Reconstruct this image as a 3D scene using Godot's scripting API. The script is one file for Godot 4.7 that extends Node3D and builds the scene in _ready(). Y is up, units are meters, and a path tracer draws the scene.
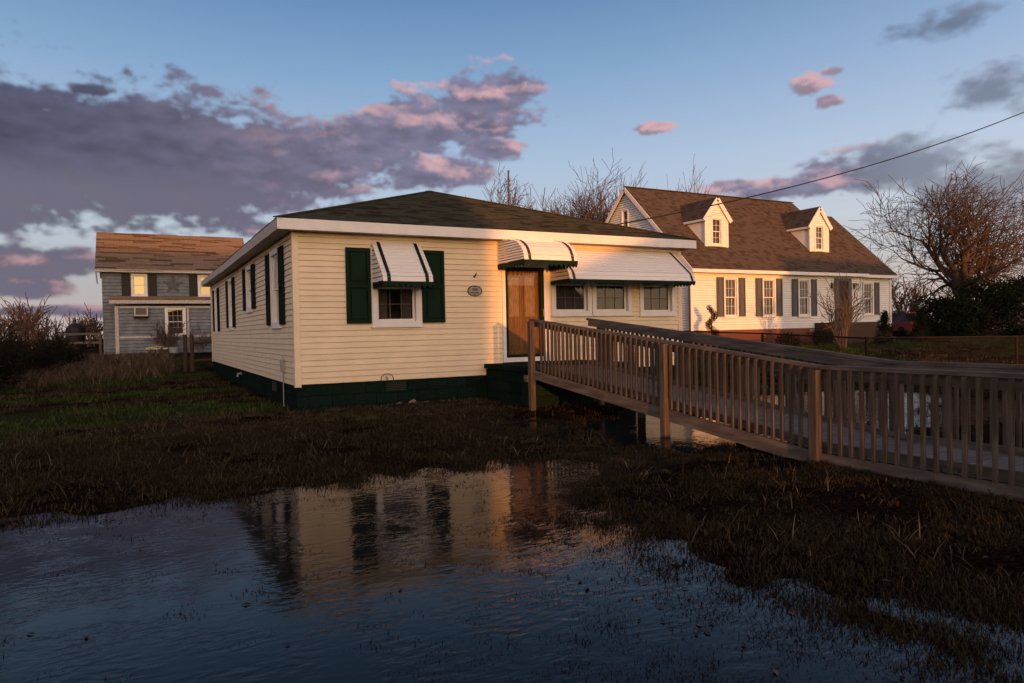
extends Node3D
# A yellow hip-roofed house with a wooden ramp beside flood water at sunset.
# World axes follow the houses: x runs along the fronts, +z faces the road.

const WATER := -0.05
const UPV := Vector3.UP
const SUN_TO := Vector3(-0.2, 0.0175, 1.0)      # towards the low sun, behind the camera
const CAM_AZ := 27.99

var rng := RandomNumberGenerator.new()
var fbm := FastNoiseLite.new()
var fine := FastNoiseLite.new()
var names := {}
var M := {}

# ------------------------------------------------------------------ mesh builder
class MB:
	var v := PackedVector3Array()
	var n := PackedVector3Array()
	var c := PackedColorArray()
	var ix := PackedInt32Array()
	var col := Color.WHITE

	func quad(a: Vector3, b: Vector3, d: Vector3, e: Vector3) -> void:
		# counter-clockwise seen from outside
		var nn := (b - a).cross(e - a)
		if nn.length_squared() < 1e-14:
			nn = (d - b).cross(e - b)
		nn = nn.normalized()
		var k := v.size()
		v.append_array([a, b, d, e])
		n.append_array([nn, nn, nn, nn])
		c.append_array([col, col, col, col])
		ix.append_array([k, k + 2, k + 1, k, k + 3, k + 2])

	func tri(a: Vector3, b: Vector3, d: Vector3) -> void:
		var nn := (b - a).cross(d - a).normalized()
		var k := v.size()
		v.append_array([a, b, d])
		n.append_array([nn, nn, nn])
		c.append_array([col, col, col])
		ix.append_array([k, k + 2, k + 1])

	func box(lo: Vector3, hi: Vector3, t := Transform3D.IDENTITY) -> void:
		var p := []
		for i in 8:
			p.append(t * Vector3(hi.x if i & 1 else lo.x, hi.y if i & 2 else lo.y, hi.z if i & 4 else lo.z))
		quad(p[4], p[5], p[7], p[6])
		quad(p[1], p[0], p[2], p[3])
		quad(p[0], p[4], p[6], p[2])
		quad(p[5], p[1], p[3], p[7])
		quad(p[6], p[7], p[3], p[2])
		quad(p[0], p[1], p[5], p[4])

	# rectangular bar from a to b; w across, h along 'up'
	func beam(a: Vector3, b: Vector3, w: float, h: float, up := Vector3.UP) -> void:
		var f := (b - a).normalized()
		var s := f.cross(up).normalized()
		var u := s.cross(f).normalized()
		box(Vector3(-w / 2, -h / 2, 0), Vector3(w / 2, h / 2, (b - a).length()), Transform3D(Basis(-s, u, f), a))

	func tube(pts: Array, rads: Array, sides: int, cap := false) -> void:
		var k := v.size()
		var side := Vector3.ZERO
		for i in pts.size():
			var f: Vector3 = pts[mini(i + 1, pts.size() - 1)] - pts[maxi(i - 1, 0)]
			f = f.normalized()
			if side == Vector3.ZERO:
				side = f.cross(Vector3(0.31, 0.2, 0.93)).normalized()
			side = (side - f * side.dot(f)).normalized()
			var o := f.cross(side)
			for j in sides:
				var a := TAU * j / sides
				var d := side * cos(a) + o * sin(a)
				v.append(pts[i] + d * float(rads[i]))
				n.append(d)
				c.append(col)
		for i in pts.size() - 1:
			for j in sides:
				var a := k + i * sides + j
				var b := k + i * sides + (j + 1) % sides
				ix.append_array([a, a + sides, b, b, a + sides, b + sides])
		if cap:
			for e in [0, pts.size() - 1]:
				for j in range(1, sides - 1):
					var q: int = k + e * sides
					ix.append_array([q, q + j, q + j + 1] if e == 0 else [q, q + j + 1, q + j])

	func lathe(at: Vector3, prof: Array, segs: int) -> void:
		for i in prof.size() - 1:
			for j in segs:
				var a := TAU * j / segs
				var b := TAU * (j + 1) / segs
				var p: Vector2 = prof[i]
				var q: Vector2 = prof[i + 1]
				quad(at + Vector3(p.x * cos(b), p.y, p.x * sin(b)), at + Vector3(p.x * cos(a), p.y, p.x * sin(a)), at + Vector3(q.x * cos(a), q.y, q.x * sin(a)), at + Vector3(q.x * cos(b), q.y, q.x * sin(b)))

	func mesh() -> ArrayMesh:
		var arr := []
		arr.resize(Mesh.ARRAY_MAX)
		arr[Mesh.ARRAY_VERTEX] = v
		arr[Mesh.ARRAY_NORMAL] = n
		arr[Mesh.ARRAY_COLOR] = c
		arr[Mesh.ARRAY_INDEX] = ix
		var m := ArrayMesh.new()
		if v.size() > 0:
			m.add_surface_from_arrays(Mesh.PRIMITIVE_TRIANGLES, arr)
		return m

# ------------------------------------------------------------------ scene helpers
func numbered(called: String) -> String:
	if not names.has(called):
		names[called] = 0
		return called
	names[called] += 1
	return "%s_%03d" % [called, names[called]]

func tag(o: Node, label: String, category: String, group := "", kind := "") -> void:
	if label: o.set_meta("label", label)
	if category: o.set_meta("category", category)
	if group: o.set_meta("group", group)
	if kind: o.set_meta("kind", kind)

func thing(called: String, label: String, category: String, at := Vector3.ZERO, group := "") -> Node3D:
	var o := Node3D.new()
	o.name = numbered(called)
	add_child(o)
	o.position = at
	tag(o, label, category, group)
	return o

func put(mesh: Mesh, called: String, mat: Material, parent: Node, at := Vector3.ZERO) -> MeshInstance3D:
	var o := MeshInstance3D.new()
	o.mesh = mesh
	o.material_override = mat
	o.name = called
	parent.add_child(o, true)
	o.position = at
	return o

func part(b: MB, called: String, mat: Material, parent: Node) -> MeshInstance3D:
	return put(b.mesh(), called, mat, parent)

func whole(b: MB, called: String, mat: Material, label: String, category: String, group := "") -> MeshInstance3D:
	var o := put(b.mesh(), numbered(called), mat, self)
	tag(o, label, category, group)
	return o

func front(o: Vector3) -> Transform3D:      # a wall that faces +z
	return Transform3D(Basis(Vector3(1, 0, 0), UPV, Vector3(0, 0, 1)), o)

func left(o: Vector3) -> Transform3D:       # a wall that faces -x; u runs towards +z
	return Transform3D(Basis(Vector3(0, 0, 1), UPV, Vector3(-1, 0, 0)), o)

func rvec(r: RandomNumberGenerator) -> Vector3:
	return Vector3(r.randf_range(-1, 1), r.randf_range(-1, 1), r.randf_range(-1, 1))

func lin(r: float, g: float, b: float) -> Color:
	return Color(r, g, b).linear_to_srgb()

# ------------------------------------------------------------------ materials
func grain_tex(freq: float, lo: float, hi: float, stretch := Vector2.ONE, seed_ := 1, size := 256, power := 1.0) -> ImageTexture:
	var nz := FastNoiseLite.new()
	nz.seed = seed_
	nz.noise_type = FastNoiseLite.TYPE_SIMPLEX_SMOOTH
	nz.fractal_octaves = 4
	nz.frequency = freq
	# drawn short and stretched: the grain runs along the longer way
	var raw := nz.get_seamless_image(maxi(32, int(size * minf(1.0, stretch.x))), maxi(32, int(size * minf(1.0, stretch.y))))
	raw.resize(size, size, Image.INTERPOLATE_CUBIC)
	raw.convert(Image.FORMAT_L8)
	var data := raw.get_data()
	for i in data.size():
		data[i] = int(255.0 * lerpf(lo, hi, pow(data[i] / 255.0, power)))
	var img := Image.create_from_data(size, size, false, Image.FORMAT_L8, data)
	img.generate_mipmaps()
	return ImageTexture.create_from_image(img)

func mat(called: String, color: Color, rough := 0.8, tex: Texture2D = null, scale := 1.0, relief := 0.0, spec := 0.4) -> StandardMaterial3D:
	var m := StandardMaterial3D.new()
	m.resource_name = called
	m.albedo_color = color
	m.roughness = rough
	m.metallic_specular = spec
	m.vertex_color_use_as_albedo = true
	m.cull_mode = BaseMaterial3D.CULL_DISABLED
	if tex:
		m.albedo_texture = tex
		m.uv1_triplanar = true
		m.uv1_world_triplanar = true
		m.uv1_scale = Vector3.ONE * scale
		if relief > 0:
			m.heightmap_enabled = true
			m.heightmap_texture = tex
			m.heightmap_scale = relief
	M[called] = m
	return m

func materials() -> void:
	var soft := grain_tex(0.012, 0.95, 1.0, Vector2.ONE, 3)
	var grit := grain_tex(0.09, 0.70, 1.0, Vector2.ONE, 5)
	var coarse := grain_tex(0.03, 0.72, 1.0, Vector2.ONE, 9)
	var grain_v := grain_tex(0.05, 0.66, 1.0, Vector2(1.0, 0.10), 7)
	var grain_h := grain_tex(0.05, 0.66, 1.0, Vector2(0.10, 1.0), 8)
	mat("cream_siding", lin(0.76, 0.62, 0.44), 0.55, soft, 0.6)
	mat("white_siding", lin(0.74, 0.73, 0.72), 0.55, soft, 0.4)
	mat("grey_siding", lin(0.21, 0.235, 0.28), 0.7, coarse, 0.25)
	mat("white_paint", lin(0.72, 0.69, 0.68), 0.5, soft, 0.8)
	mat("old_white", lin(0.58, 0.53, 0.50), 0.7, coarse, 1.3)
	mat("green_paint", lin(0.006, 0.025, 0.013), 0.6, grit, 1.5, 0.0, 0.2)
	mat("green_block", lin(0.011, 0.024, 0.019), 0.9, coarse, 2.0, 0.6, 0.08)
	mat("mortar", lin(0.007, 0.015, 0.012), 0.95, null, 1.0, 0.0, 0.05)
	mat("peeled", lin(0.30, 0.22, 0.20), 0.9, grit, 3.0)
	mat("shingle_dark", lin(0.080, 0.080, 0.062), 0.95, grit, 3.0, 0.0, 0.1)
	mat("shingle_brown", lin(0.135, 0.105, 0.088), 0.95, grit, 3.0, 0.0, 0.1)
	mat("shingle_old", lin(0.27, 0.20, 0.15), 0.95, coarse, 1.2, 0.0, 0.1)
	mat("awning_white", lin(0.74, 0.70, 0.66), 0.45)
	mat("awning_green", lin(0.006, 0.018, 0.011), 0.55, null, 1.0, 0.0, 0.2)
	mat("awning_maroon", lin(0.035, 0.014, 0.018), 0.5)
	mat("dark_shutter", lin(0.013, 0.024, 0.018), 0.8, grit, 1.5, 0.0, 0.12)
	mat("grey_shutter", lin(0.085, 0.085, 0.085), 0.6)
	mat("black_shutter", lin(0.008, 0.008, 0.01), 0.6)
	mat("interior", lin(0.015, 0.013, 0.012), 0.9)
	mat("blind", lin(0.055, 0.052, 0.048), 0.7)
	mat("curtain", lin(0.10, 0.075, 0.055), 0.8, grain_v, 3.0)
	mat("lace", lin(0.30, 0.20, 0.11), 0.8, grain_v, 3.0)
	mat("glass_bar", lin(0.10, 0.095, 0.09), 0.6)
	mat("bramble", lin(0.018, 0.012, 0.009), 0.95, null, 1.0, 0.0, 0.1)
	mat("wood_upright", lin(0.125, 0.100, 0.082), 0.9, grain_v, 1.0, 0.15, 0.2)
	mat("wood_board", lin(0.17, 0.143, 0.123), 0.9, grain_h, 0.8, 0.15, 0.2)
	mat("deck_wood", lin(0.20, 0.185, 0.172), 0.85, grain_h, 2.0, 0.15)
	mat("fence_wood", lin(0.075, 0.05, 0.035), 0.9, grain_v, 2.0, 0.2)
	mat("door_wood", lin(0.20, 0.088, 0.014), 0.5, grain_v, 1.5)
	mat("dark_door", lin(0.07, 0.03, 0.018), 0.5, grain_v, 1.5)
	mat("brick", lin(0.22, 0.085, 0.05), 0.9, grit, 2.2, 0.4)
	mat("brick_dull", lin(0.10, 0.055, 0.035), 0.9, grit, 2.2, 0.4)
	mat("concrete", lin(0.22, 0.20, 0.18), 0.9, grit, 1.5)
	mat("metal_grey", lin(0.25, 0.25, 0.25), 0.45)
	mat("metal_dark", lin(0.03, 0.025, 0.022), 0.5)
	mat("rust", lin(0.022, 0.013, 0.010), 0.8, null, 1.0, 0.0, 0.2)
	mat("black", lin(0.01, 0.01, 0.01), 0.6)
	mat("brass", lin(0.35, 0.22, 0.07), 0.35).metallic = 0.8
	mat("bark", lin(0.145, 0.105, 0.085), 0.95, grit, 1.5)
	mat("bark_dark", lin(0.11, 0.07, 0.05), 0.95, grit, 1.5)
	mat("leaf_dark", lin(0.014, 0.020, 0.009), 0.95, null, 1.0, 0.0, 0.1)
	mat("leaf_mid", lin(0.04, 0.055, 0.02), 0.9, null, 1.0, 0.0, 0.1)
	mat("leaf_red", lin(0.085, 0.035, 0.022), 0.9)
	mat("grass", Color.WHITE, 0.95, null, 1.0, 0.0, 0.08)
	mat("petal", lin(0.62, 0.52, 0.20), 0.7)
	mat("tub", lin(0.24, 0.26, 0.28), 0.5)
	mat("red_car", lin(0.28, 0.015, 0.012), 0.3)
	mat("tyre", lin(0.012, 0.012, 0.012), 0.9)
	mat("plaque", lin(0.42, 0.36, 0.30), 0.5, grit, 4.0)
	mat("plaque_dark", lin(0.035, 0.035, 0.038), 0.5)
	mat("star_paint", lin(0.11, 0.125, 0.15), 0.8, coarse, 0.8)
	mat("ground", Color.WHITE, 0.95, grain_tex(0.06, 0.35, 1.0, Vector2.ONE, 21), 1.1, 2.0, 0.0)
	var g := StandardMaterial3D.new()
	g.albedo_color = Color(0.05, 0.06, 0.07, 0.05)
	g.transparency = BaseMaterial3D.TRANSPARENCY_ALPHA
	g.roughness = 0.02
	g.metallic_specular = 1.0
	M.glass = g
	var o := StandardMaterial3D.new()       # old storm panes over a dark room
	o.albedo_color = lin(0.02, 0.02, 0.02)
	o.clearcoat_enabled = true
	o.clearcoat = 1.0
	o.clearcoat_roughness = 0.02
	o.metallic_specular = 1.0
	o.roughness = 0.03
	M.storm_glass = o
	var w := StandardMaterial3D.new()
	w.albedo_color = lin(0.006, 0.007, 0.008)
	w.roughness = 0.06
	w.metallic_specular = 0.25
	w.normal_enabled = true
	w.normal_texture = ripple_tex()
	w.normal_scale = 0.6
	w.uv1_triplanar = true
	w.uv1_world_triplanar = true
	w.uv1_scale = Vector3.ONE / 3.7
	M.water = w

func ripple_tex() -> ImageTexture:
	var size := 1024
	var a := FastNoiseLite.new()
	a.seed = 40
	a.noise_type = FastNoiseLite.TYPE_SIMPLEX_SMOOTH
	a.frequency = 0.045
	a.fractal_octaves = 3
	a.domain_warp_enabled = true
	a.domain_warp_amplitude = 18.0
	a.domain_warp_frequency = 0.01
	var big := a.get_seamless_image(size / 2, size)     # then stretched along x: wavelets lie across the wind
	big.resize(size, size, Image.INTERPOLATE_CUBIC)
	big.convert(Image.FORMAT_L8)
	a.frequency = 0.006
	a.fractal_octaves = 2
	var calm := a.get_seamless_image(size, size)        # calm and ruffled patches
	calm.convert(Image.FORMAT_L8)
	var d := big.get_data()
	var e := calm.get_data()
	for i in d.size():
		d[i] = 128 + int((d[i] - 128) * (0.25 + 0.75 * smoothstep(70.0, 180.0, float(e[i]))))
	big = Image.create_from_data(size, size, false, Image.FORMAT_L8, d)
	big.convert(Image.FORMAT_RGBA8)
	big.bump_map_to_normal_map(1.0)
	return ImageTexture.create_from_image(big)

# ------------------------------------------------------------------ camera, sky and light
func view_and_light() -> void:
	var cam := Camera3D.new()
	cam.name = "camera"
	cam.position = Vector3(-2.43, 1.347, 12.614)
	cam.rotation_degrees = Vector3(-0.93, -CAM_AZ, -1.15)
	cam.fov = 51.63
	cam.near = 0.05
	cam.far = 3000
	add_child(cam)
	cam.make_current()
	var env := Environment.new()
	env.tonemap_mode = Environment.TONE_MAPPER_LINEAR
	env.tonemap_exposure = 1.0
	env.background_mode = Environment.BG_SKY
	env.sdfgi_enabled = true
	env.ssao_enabled = true
	env.ssil_enabled = true
	var sm := PanoramaSkyMaterial.new()
	sm.panorama = sky_image()
	sm.filter = true
	var sk := Sky.new()
	sk.sky_material = sm
	env.sky = sk
	var we := WorldEnvironment.new()
	we.environment = env
	add_child(we)
	var sun := DirectionalLight3D.new()
	sun.name = "sun"
	sun.light_energy = 1.45
	sun.light_color = Color(1.0, 0.63, 0.30)
	sun.light_angular_distance = 0.5
	sun.shadow_enabled = true
	sun.basis = Basis.looking_at(-SUN_TO.normalized(), UPV)
	add_child(sun)

# clouds: azimuth from the view's middle, height, half width, half height (degrees), weight
var clouds := [[-34.8, 12.4, 9.4, 4.0, 0.30], [-25.8, 12.6, 10.9, 4.0, 0.30], [-17.8, 13.4, 9.0, 3.1, 0.22], [-11.8, 14.2, 6.6, 2.7, 0.05], [-7.0, 16.0, 5.0, 2.7, 0.00], [-2.2, 17.5, 4.9, 2.8, 0.00], [0.6, 18.9, 2.3, 1.5, 0.00], [-5.8, 12.7, 6.0, 1.6, -0.05], [-1.4, 14.3, 3.2, 1.1, -0.05], [-30.3, 16.8, 2.4, 0.6, -0.10], [-34.3, 5.2, 5.0, 1.6, 0.00], [-35.4, 3.6, 3.8, 0.9, 0.00], [-32.6, 1.9, 8.1, 0.4, 0.00], [34.4, 14.8, 4.1, 2.2, -0.22], [31.8, 19.6, 5.3, 1.5, -0.30], [28.8, 10.8, 7.5, 2.4, -0.12], [33.8, 8.4, 6.2, 3.0, 0.00], [21.5, 10.0, 4.9, 1.1, -0.10], [22.9, 17.1, 1.4, 0.8, 0.10], [24.2, 16.0, 1.0, 0.5, 0.10], [11.5, 15.4, 2.0, 0.4, 0.10], [24.7, 17.9, 0.8, 0.3, 0.10], [17.5, 10.7, 3.0, 0.6, -0.10], [14.9, 9.4, 4.5, 0.6, -0.10]]
var cloud_noise := FastNoiseLite.new()
var cloud_noise2 := FastNoiseLite.new()
var cloud_noise3 := FastNoiseLite.new()
var usual := Vector3(0.3, 0.3, 0.3)      # the middling colour of the sky between 10 and 20 degrees

const SKY_STOPS := [[-2.0, 0.45, 0.37, 0.37], [1.0, 0.44, 0.38, 0.40], [4.0, 0.40, 0.42, 0.46], [8.0, 0.44, 0.535, 0.635], [13.0, 0.35, 0.49, 0.67], [19.5, 0.18, 0.35, 0.58], [25.0, 0.080, 0.225, 0.45], [34.0, 0.04, 0.13, 0.30], [50.0, 0.022, 0.08, 0.21], [90.0, 0.014, 0.055, 0.16]]

func clouds_near(az: float) -> Array:
	var out := []
	for b in clouds:
		if absf(wrapf(az - b[0], -180, 180)) < 2.3 * b[2]: out.append(b)
	return out

func sky_at(az: float, el: float, near: Array) -> Color:
	# az from the view's middle, in degrees; returns linear light
	var k := 1
	while k < SKY_STOPS.size() - 1 and SKY_STOPS[k][0] < el:
		k += 1
	var t := clampf((el - SKY_STOPS[k - 1][0]) / (SKY_STOPS[k][0] - SKY_STOPS[k - 1][0]), 0, 1)
	var c := Vector3(lerpf(SKY_STOPS[k - 1][1], SKY_STOPS[k][1], t), lerpf(SKY_STOPS[k - 1][2], SKY_STOPS[k][2], t), lerpf(SKY_STOPS[k - 1][3], SKY_STOPS[k][3], t))
	# the light of the low sun spreads over the western sky
	var waz := deg_to_rad(az + CAM_AZ)
	var e := deg_to_rad(el)
	var d := Vector3(sin(waz) * cos(e), sin(e), -cos(waz) * cos(e))
	var ang := rad_to_deg(acos(clampf(d.dot(SUN_TO.normalized()), -1, 1)))
	var low := exp(-maxf(el, 0) / 16.0)
	c += Vector3(6.3, lerpf(3.6, 4.5, clampf(el / 13.0, 0, 1)), lerpf(0.7, 3.5, clampf(el / 13.0, 0, 1))) * exp(-ang / 38.0) * (0.35 + 0.65 * low)
	c += Vector3(10.0, 4.8, 0.2) * exp(-ang * ang / (17.0 * 17.0)) * exp(-maxf(el, 0) / 9.0)
	# clouds
	var best := -9.0
	var ce := 0.0
	var cdx := 0.0
	var tint := 0.0
	for b in near:
		var dx: float = wrapf(az - b[0], -180, 180) / b[2]
		if absf(dx) > 2.3: continue
		var dy: float = (el - b[1]) / b[3]
		if absf(dy) > 2.3: continue
		var s: float = 1.0 - sqrt(dx * dx + dy * dy) + b[4]
		if s > best:
			best = s
			ce = dy
			cdx = dx
			tint = 0.45 if b[2] < 2.1 else 0.0
	if best > -1.2:
		var n1 := cloud_noise.get_noise_2d(az * 0.8 + 400.0, el * 1.9)
		var n2 := cloud_noise2.get_noise_2d(az * 0.7 + 400.0, el * 1.9)
		var f := best + (n1 * 0.75 + n2 * 0.35) * lerpf(1.0, 0.55, clampf(best, 0, 1)) * (1.35 if tint > 0 else 1.0)
		var thin_ := smoothstep(24.0, 30.0, az) * (1.0 - smoothstep(40.0, 50.0, az))
		f += cloud_noise3.get_noise_2d(az, el * 1.8) * 0.22
		var dens := smoothstep(-0.08, 0.36 + 0.3 * thin_, f) * (0.95 - 0.28 * thin_) * smoothstep(-1.2, -0.7, best)
		var core := smoothstep(0.0, 0.65, f)
		var right_ := smoothstep(-26.0, -3.0, az) * (1.0 - 0.9 * smoothstep(22.0, 30.0, az))
		var n3 := cloud_noise.get_noise_2d((az + 1.1) * 0.8 + 400.0, (el + 0.9) * 1.9)
		var lit := clampf((n1 - n3) * 1.5 + 0.30 * ce + 0.12 * cdx - 0.05 - 0.3 * maxf(0.0, -ce), 0, 1)     # billows that face up and to the right catch the low sun
		var pink := clampf(lit * 1.5 * right_ * (1.0 - 0.35 * core) + tint * (0.6 + lit) + (0.7 * lit if el < 8.0 and az < 0.0 else 0.0), 0, 1)
		var body := Vector3(0.075, 0.072, 0.120).lerp(Vector3(0.135, 0.118, 0.182), smoothstep(-36.0, -16.0, az)).lerp(Vector3(0.20, 0.185, 0.285), right_ * 0.8) * (1.0 + n2 * 0.45 + 0.12 * ce)
		body = body.lerp(Vector3(0.085, 0.095, 0.145), thin_)
		var edge := Vector3(0.74, 0.45, 0.46)
		var cc := body.lerp(edge, pink * 0.85)
		if ang < 90: cc += Vector3(0.9, 0.5, 0.3) * exp(-ang / 30.0)
		c = c.lerp(cc, dens)
	# dark clouds low down have their colour lifted towards the usual sky
	var mean := (c.x + c.y + c.z) / (usual.x + usual.y + usual.z)
	c += usual * maxf(0.0, 0.62 - mean) * smoothstep(13.5, 10.0, el)
	return Color(c.x, c.y, c.z)

func sky_image() -> ImageTexture:
	cloud_noise.seed = 12
	cloud_noise.frequency = 0.19
	cloud_noise.fractal_octaves = 7
	cloud_noise.fractal_gain = 0.6
	cloud_noise.domain_warp_enabled = true
	cloud_noise.domain_warp_amplitude = 2.5
	cloud_noise.domain_warp_frequency = 0.09
	cloud_noise3.seed = 57
	cloud_noise3.frequency = 0.75
	cloud_noise3.fractal_octaves = 4
	cloud_noise2.seed = 31
	cloud_noise2.frequency = 0.35
	cloud_noise2.fractal_octaves = 5
	rng.seed = 77
	for i in 84:        # the same kind of broken cloud bank goes on round the rest of the sky
		var a := rng.randf_range(48, 312)
		if absf(a - 163.0) < 40.0: a += 80.0
		clouds.append([a, rng.randf_range(9, 22), rng.randf_range(6, 13), rng.randf_range(2.2, 4.4), rng.randf_range(0.0, 0.22)])
	var seen := [[], [], []]
	for i in 180:
		var around := i * 2.0 - 180.0
		var by := clouds_near(around)
		for j in 20:
			var q := sky_at(around, 10.25 + j * 0.5, by)
			for k in 3: seen[k].append(q[k])
	for k in 3:
		seen[k].sort()
		usual[k] = seen[k][seen[k].size() / 2]
	var W := 3072
	var lw := 512
	var small := Image.create(lw, lw / 2, false, Image.FORMAT_RGBF)
	small.fill(Color(0.10, 0.09, 0.09))
	for x in lw:
		var az := wrapf((x + 0.5) / lw * 360.0 - CAM_AZ, -180.0, 180.0)
		var near := clouds_near(az)
		for y in lw / 4 + 6:
			small.set_pixel(x, y, sky_at(az, 90.0 - (y + 0.5) * 180.0 / (lw / 2), near))
	small.resize(W, W / 2, Image.INTERPOLATE_BILINEAR)
	var x0 := int((CAM_AZ - 42.0) / 360.0 * W)
	var x1 := int((CAM_AZ + 42.0) / 360.0 * W)
	for x in range(x0, x1):
		var az := (x + 0.5) / W * 360.0 - CAM_AZ
		var near := clouds_near(az)
		for y in range(int((90.0 - 34.0) / 180.0 * W / 2), W / 4 + 10):
			small.set_pixel(posmod(x, W), y, sky_at(az, 90.0 - (y + 0.5) * 180.0 / (W / 2), near))
	return ImageTexture.create_from_image(small)

# ------------------------------------------------------------------ building kit
# lapped boards on a wall: T maps (along, up, out); holes are Rect2 (along, up); clip is a gable: [middle, peak, slope]
func siding(parent: Node, T: Transform3D, w: float, v0: float, v1: float, pitch: float, holes: Array, m: Material, each := false, clip := [], proud := 0.016, groove := 0.010, joints := 3.4) -> void:
	var all := MB.new()
	var r := RandomNumberGenerator.new()
	r.seed = int(w * 100) + 5
	var i := 0
	while v0 + i * pitch < v1 - 0.005:
		var a := v0 + i * pitch
		var b := minf(a + pitch, v1)
		i += 1
		var groups := []
		var mb := all
		var k := r.randf_range(0.95, 1.0)
		var tone := Color(k, k, k * r.randf_range(0.985, 1.0))
		var cuts := [a, b]
		for h: Rect2 in holes:
			for e in [h.position.y, h.end.y]:
				if e > a + 0.002 and e < b - 0.002: cuts.append(e)
		cuts.sort()
		for j in cuts.size() - 1:
			var ya: float = cuts[j]
			var yb: float = cuts[j + 1]
			var ym := (ya + yb) / 2
			var segs := [[0.0, w]]
			if clip.size() == 3:
				var half: float = (clip[1] - ym) / clip[2]
				if half <= 0: continue
				segs = [[maxf(0.0, clip[0] - half), minf(w, clip[0] + half)]]
			for h: Rect2 in holes:
				if h.position.y < ym and h.end.y > ym:
					var nx := []
					for s in segs:
						if h.end.x <= s[0] or h.position.x >= s[1]:
							nx.append(s)
							continue
						if h.position.x > s[0]: nx.append([s[0], h.position.x])
						if h.end.x < s[1]: nx.append([h.end.x, s[1]])
					segs = nx
			if each and joints > 0:
				var cutx := []
				for s in segs:
					var at: float = s[0]
					var jx := fposmod(i * 1.37 * joints * 0.5, joints)
					while jx < s[1] - 0.25:
						if jx > at + 0.25:
							cutx.append([at, jx])
							at = jx
						jx += joints
					cutx.append([at, s[1]])
				segs = cutx
			for s in segs:
				if each:
					mb = null
					for g in groups:
						if s[0] < g[1] and s[1] > g[0]: mb = g[2]
					if mb == null:
						mb = MB.new()
						groups.append([s[0], s[1], mb])
				mb.col = tone
				var wob := r.randf_range(-0.0012, 0.0012)
				var yl := ya
				var na := lerpf(proud, 0.001, (ya - a) / pitch)
				var nb := lerpf(proud, 0.001, (yb - a) / pitch)
				var lap := r.randf_range(-0.0015, 0.0015) if each else 0.0
				na += lap
				nb += lap
				if j == 0:      # the drip edge stands over a real groove
					yl = ya + groove
					mb.quad(T * Vector3(s[0], ya, -0.012), T * Vector3(s[1], ya, -0.012), T * Vector3(s[1], yl, -0.012), T * Vector3(s[0], yl, -0.012))
					mb.quad(T * Vector3(s[0], yl, -0.012), T * Vector3(s[1], yl, -0.012), T * Vector3(s[1], yl, na), T * Vector3(s[0], yl, na))
				mb.quad(T * Vector3(s[0], yl, na), T * Vector3(s[1], yl, na), T * Vector3(s[1], yb, nb + wob), T * Vector3(s[0], yb, nb))
				if cuts[j + 1] == b:
					mb.quad(T * Vector3(s[0], yb, nb), T * Vector3(s[1], yb, nb + wob), T * Vector3(s[1], yb, -0.012), T * Vector3(s[0], yb, -0.012))
		for g in groups:
			part(g[2], "siding_board", m, parent)
	if not each:
		part(all, "siding", m, parent).set_meta("kind", "stuff")

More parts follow.
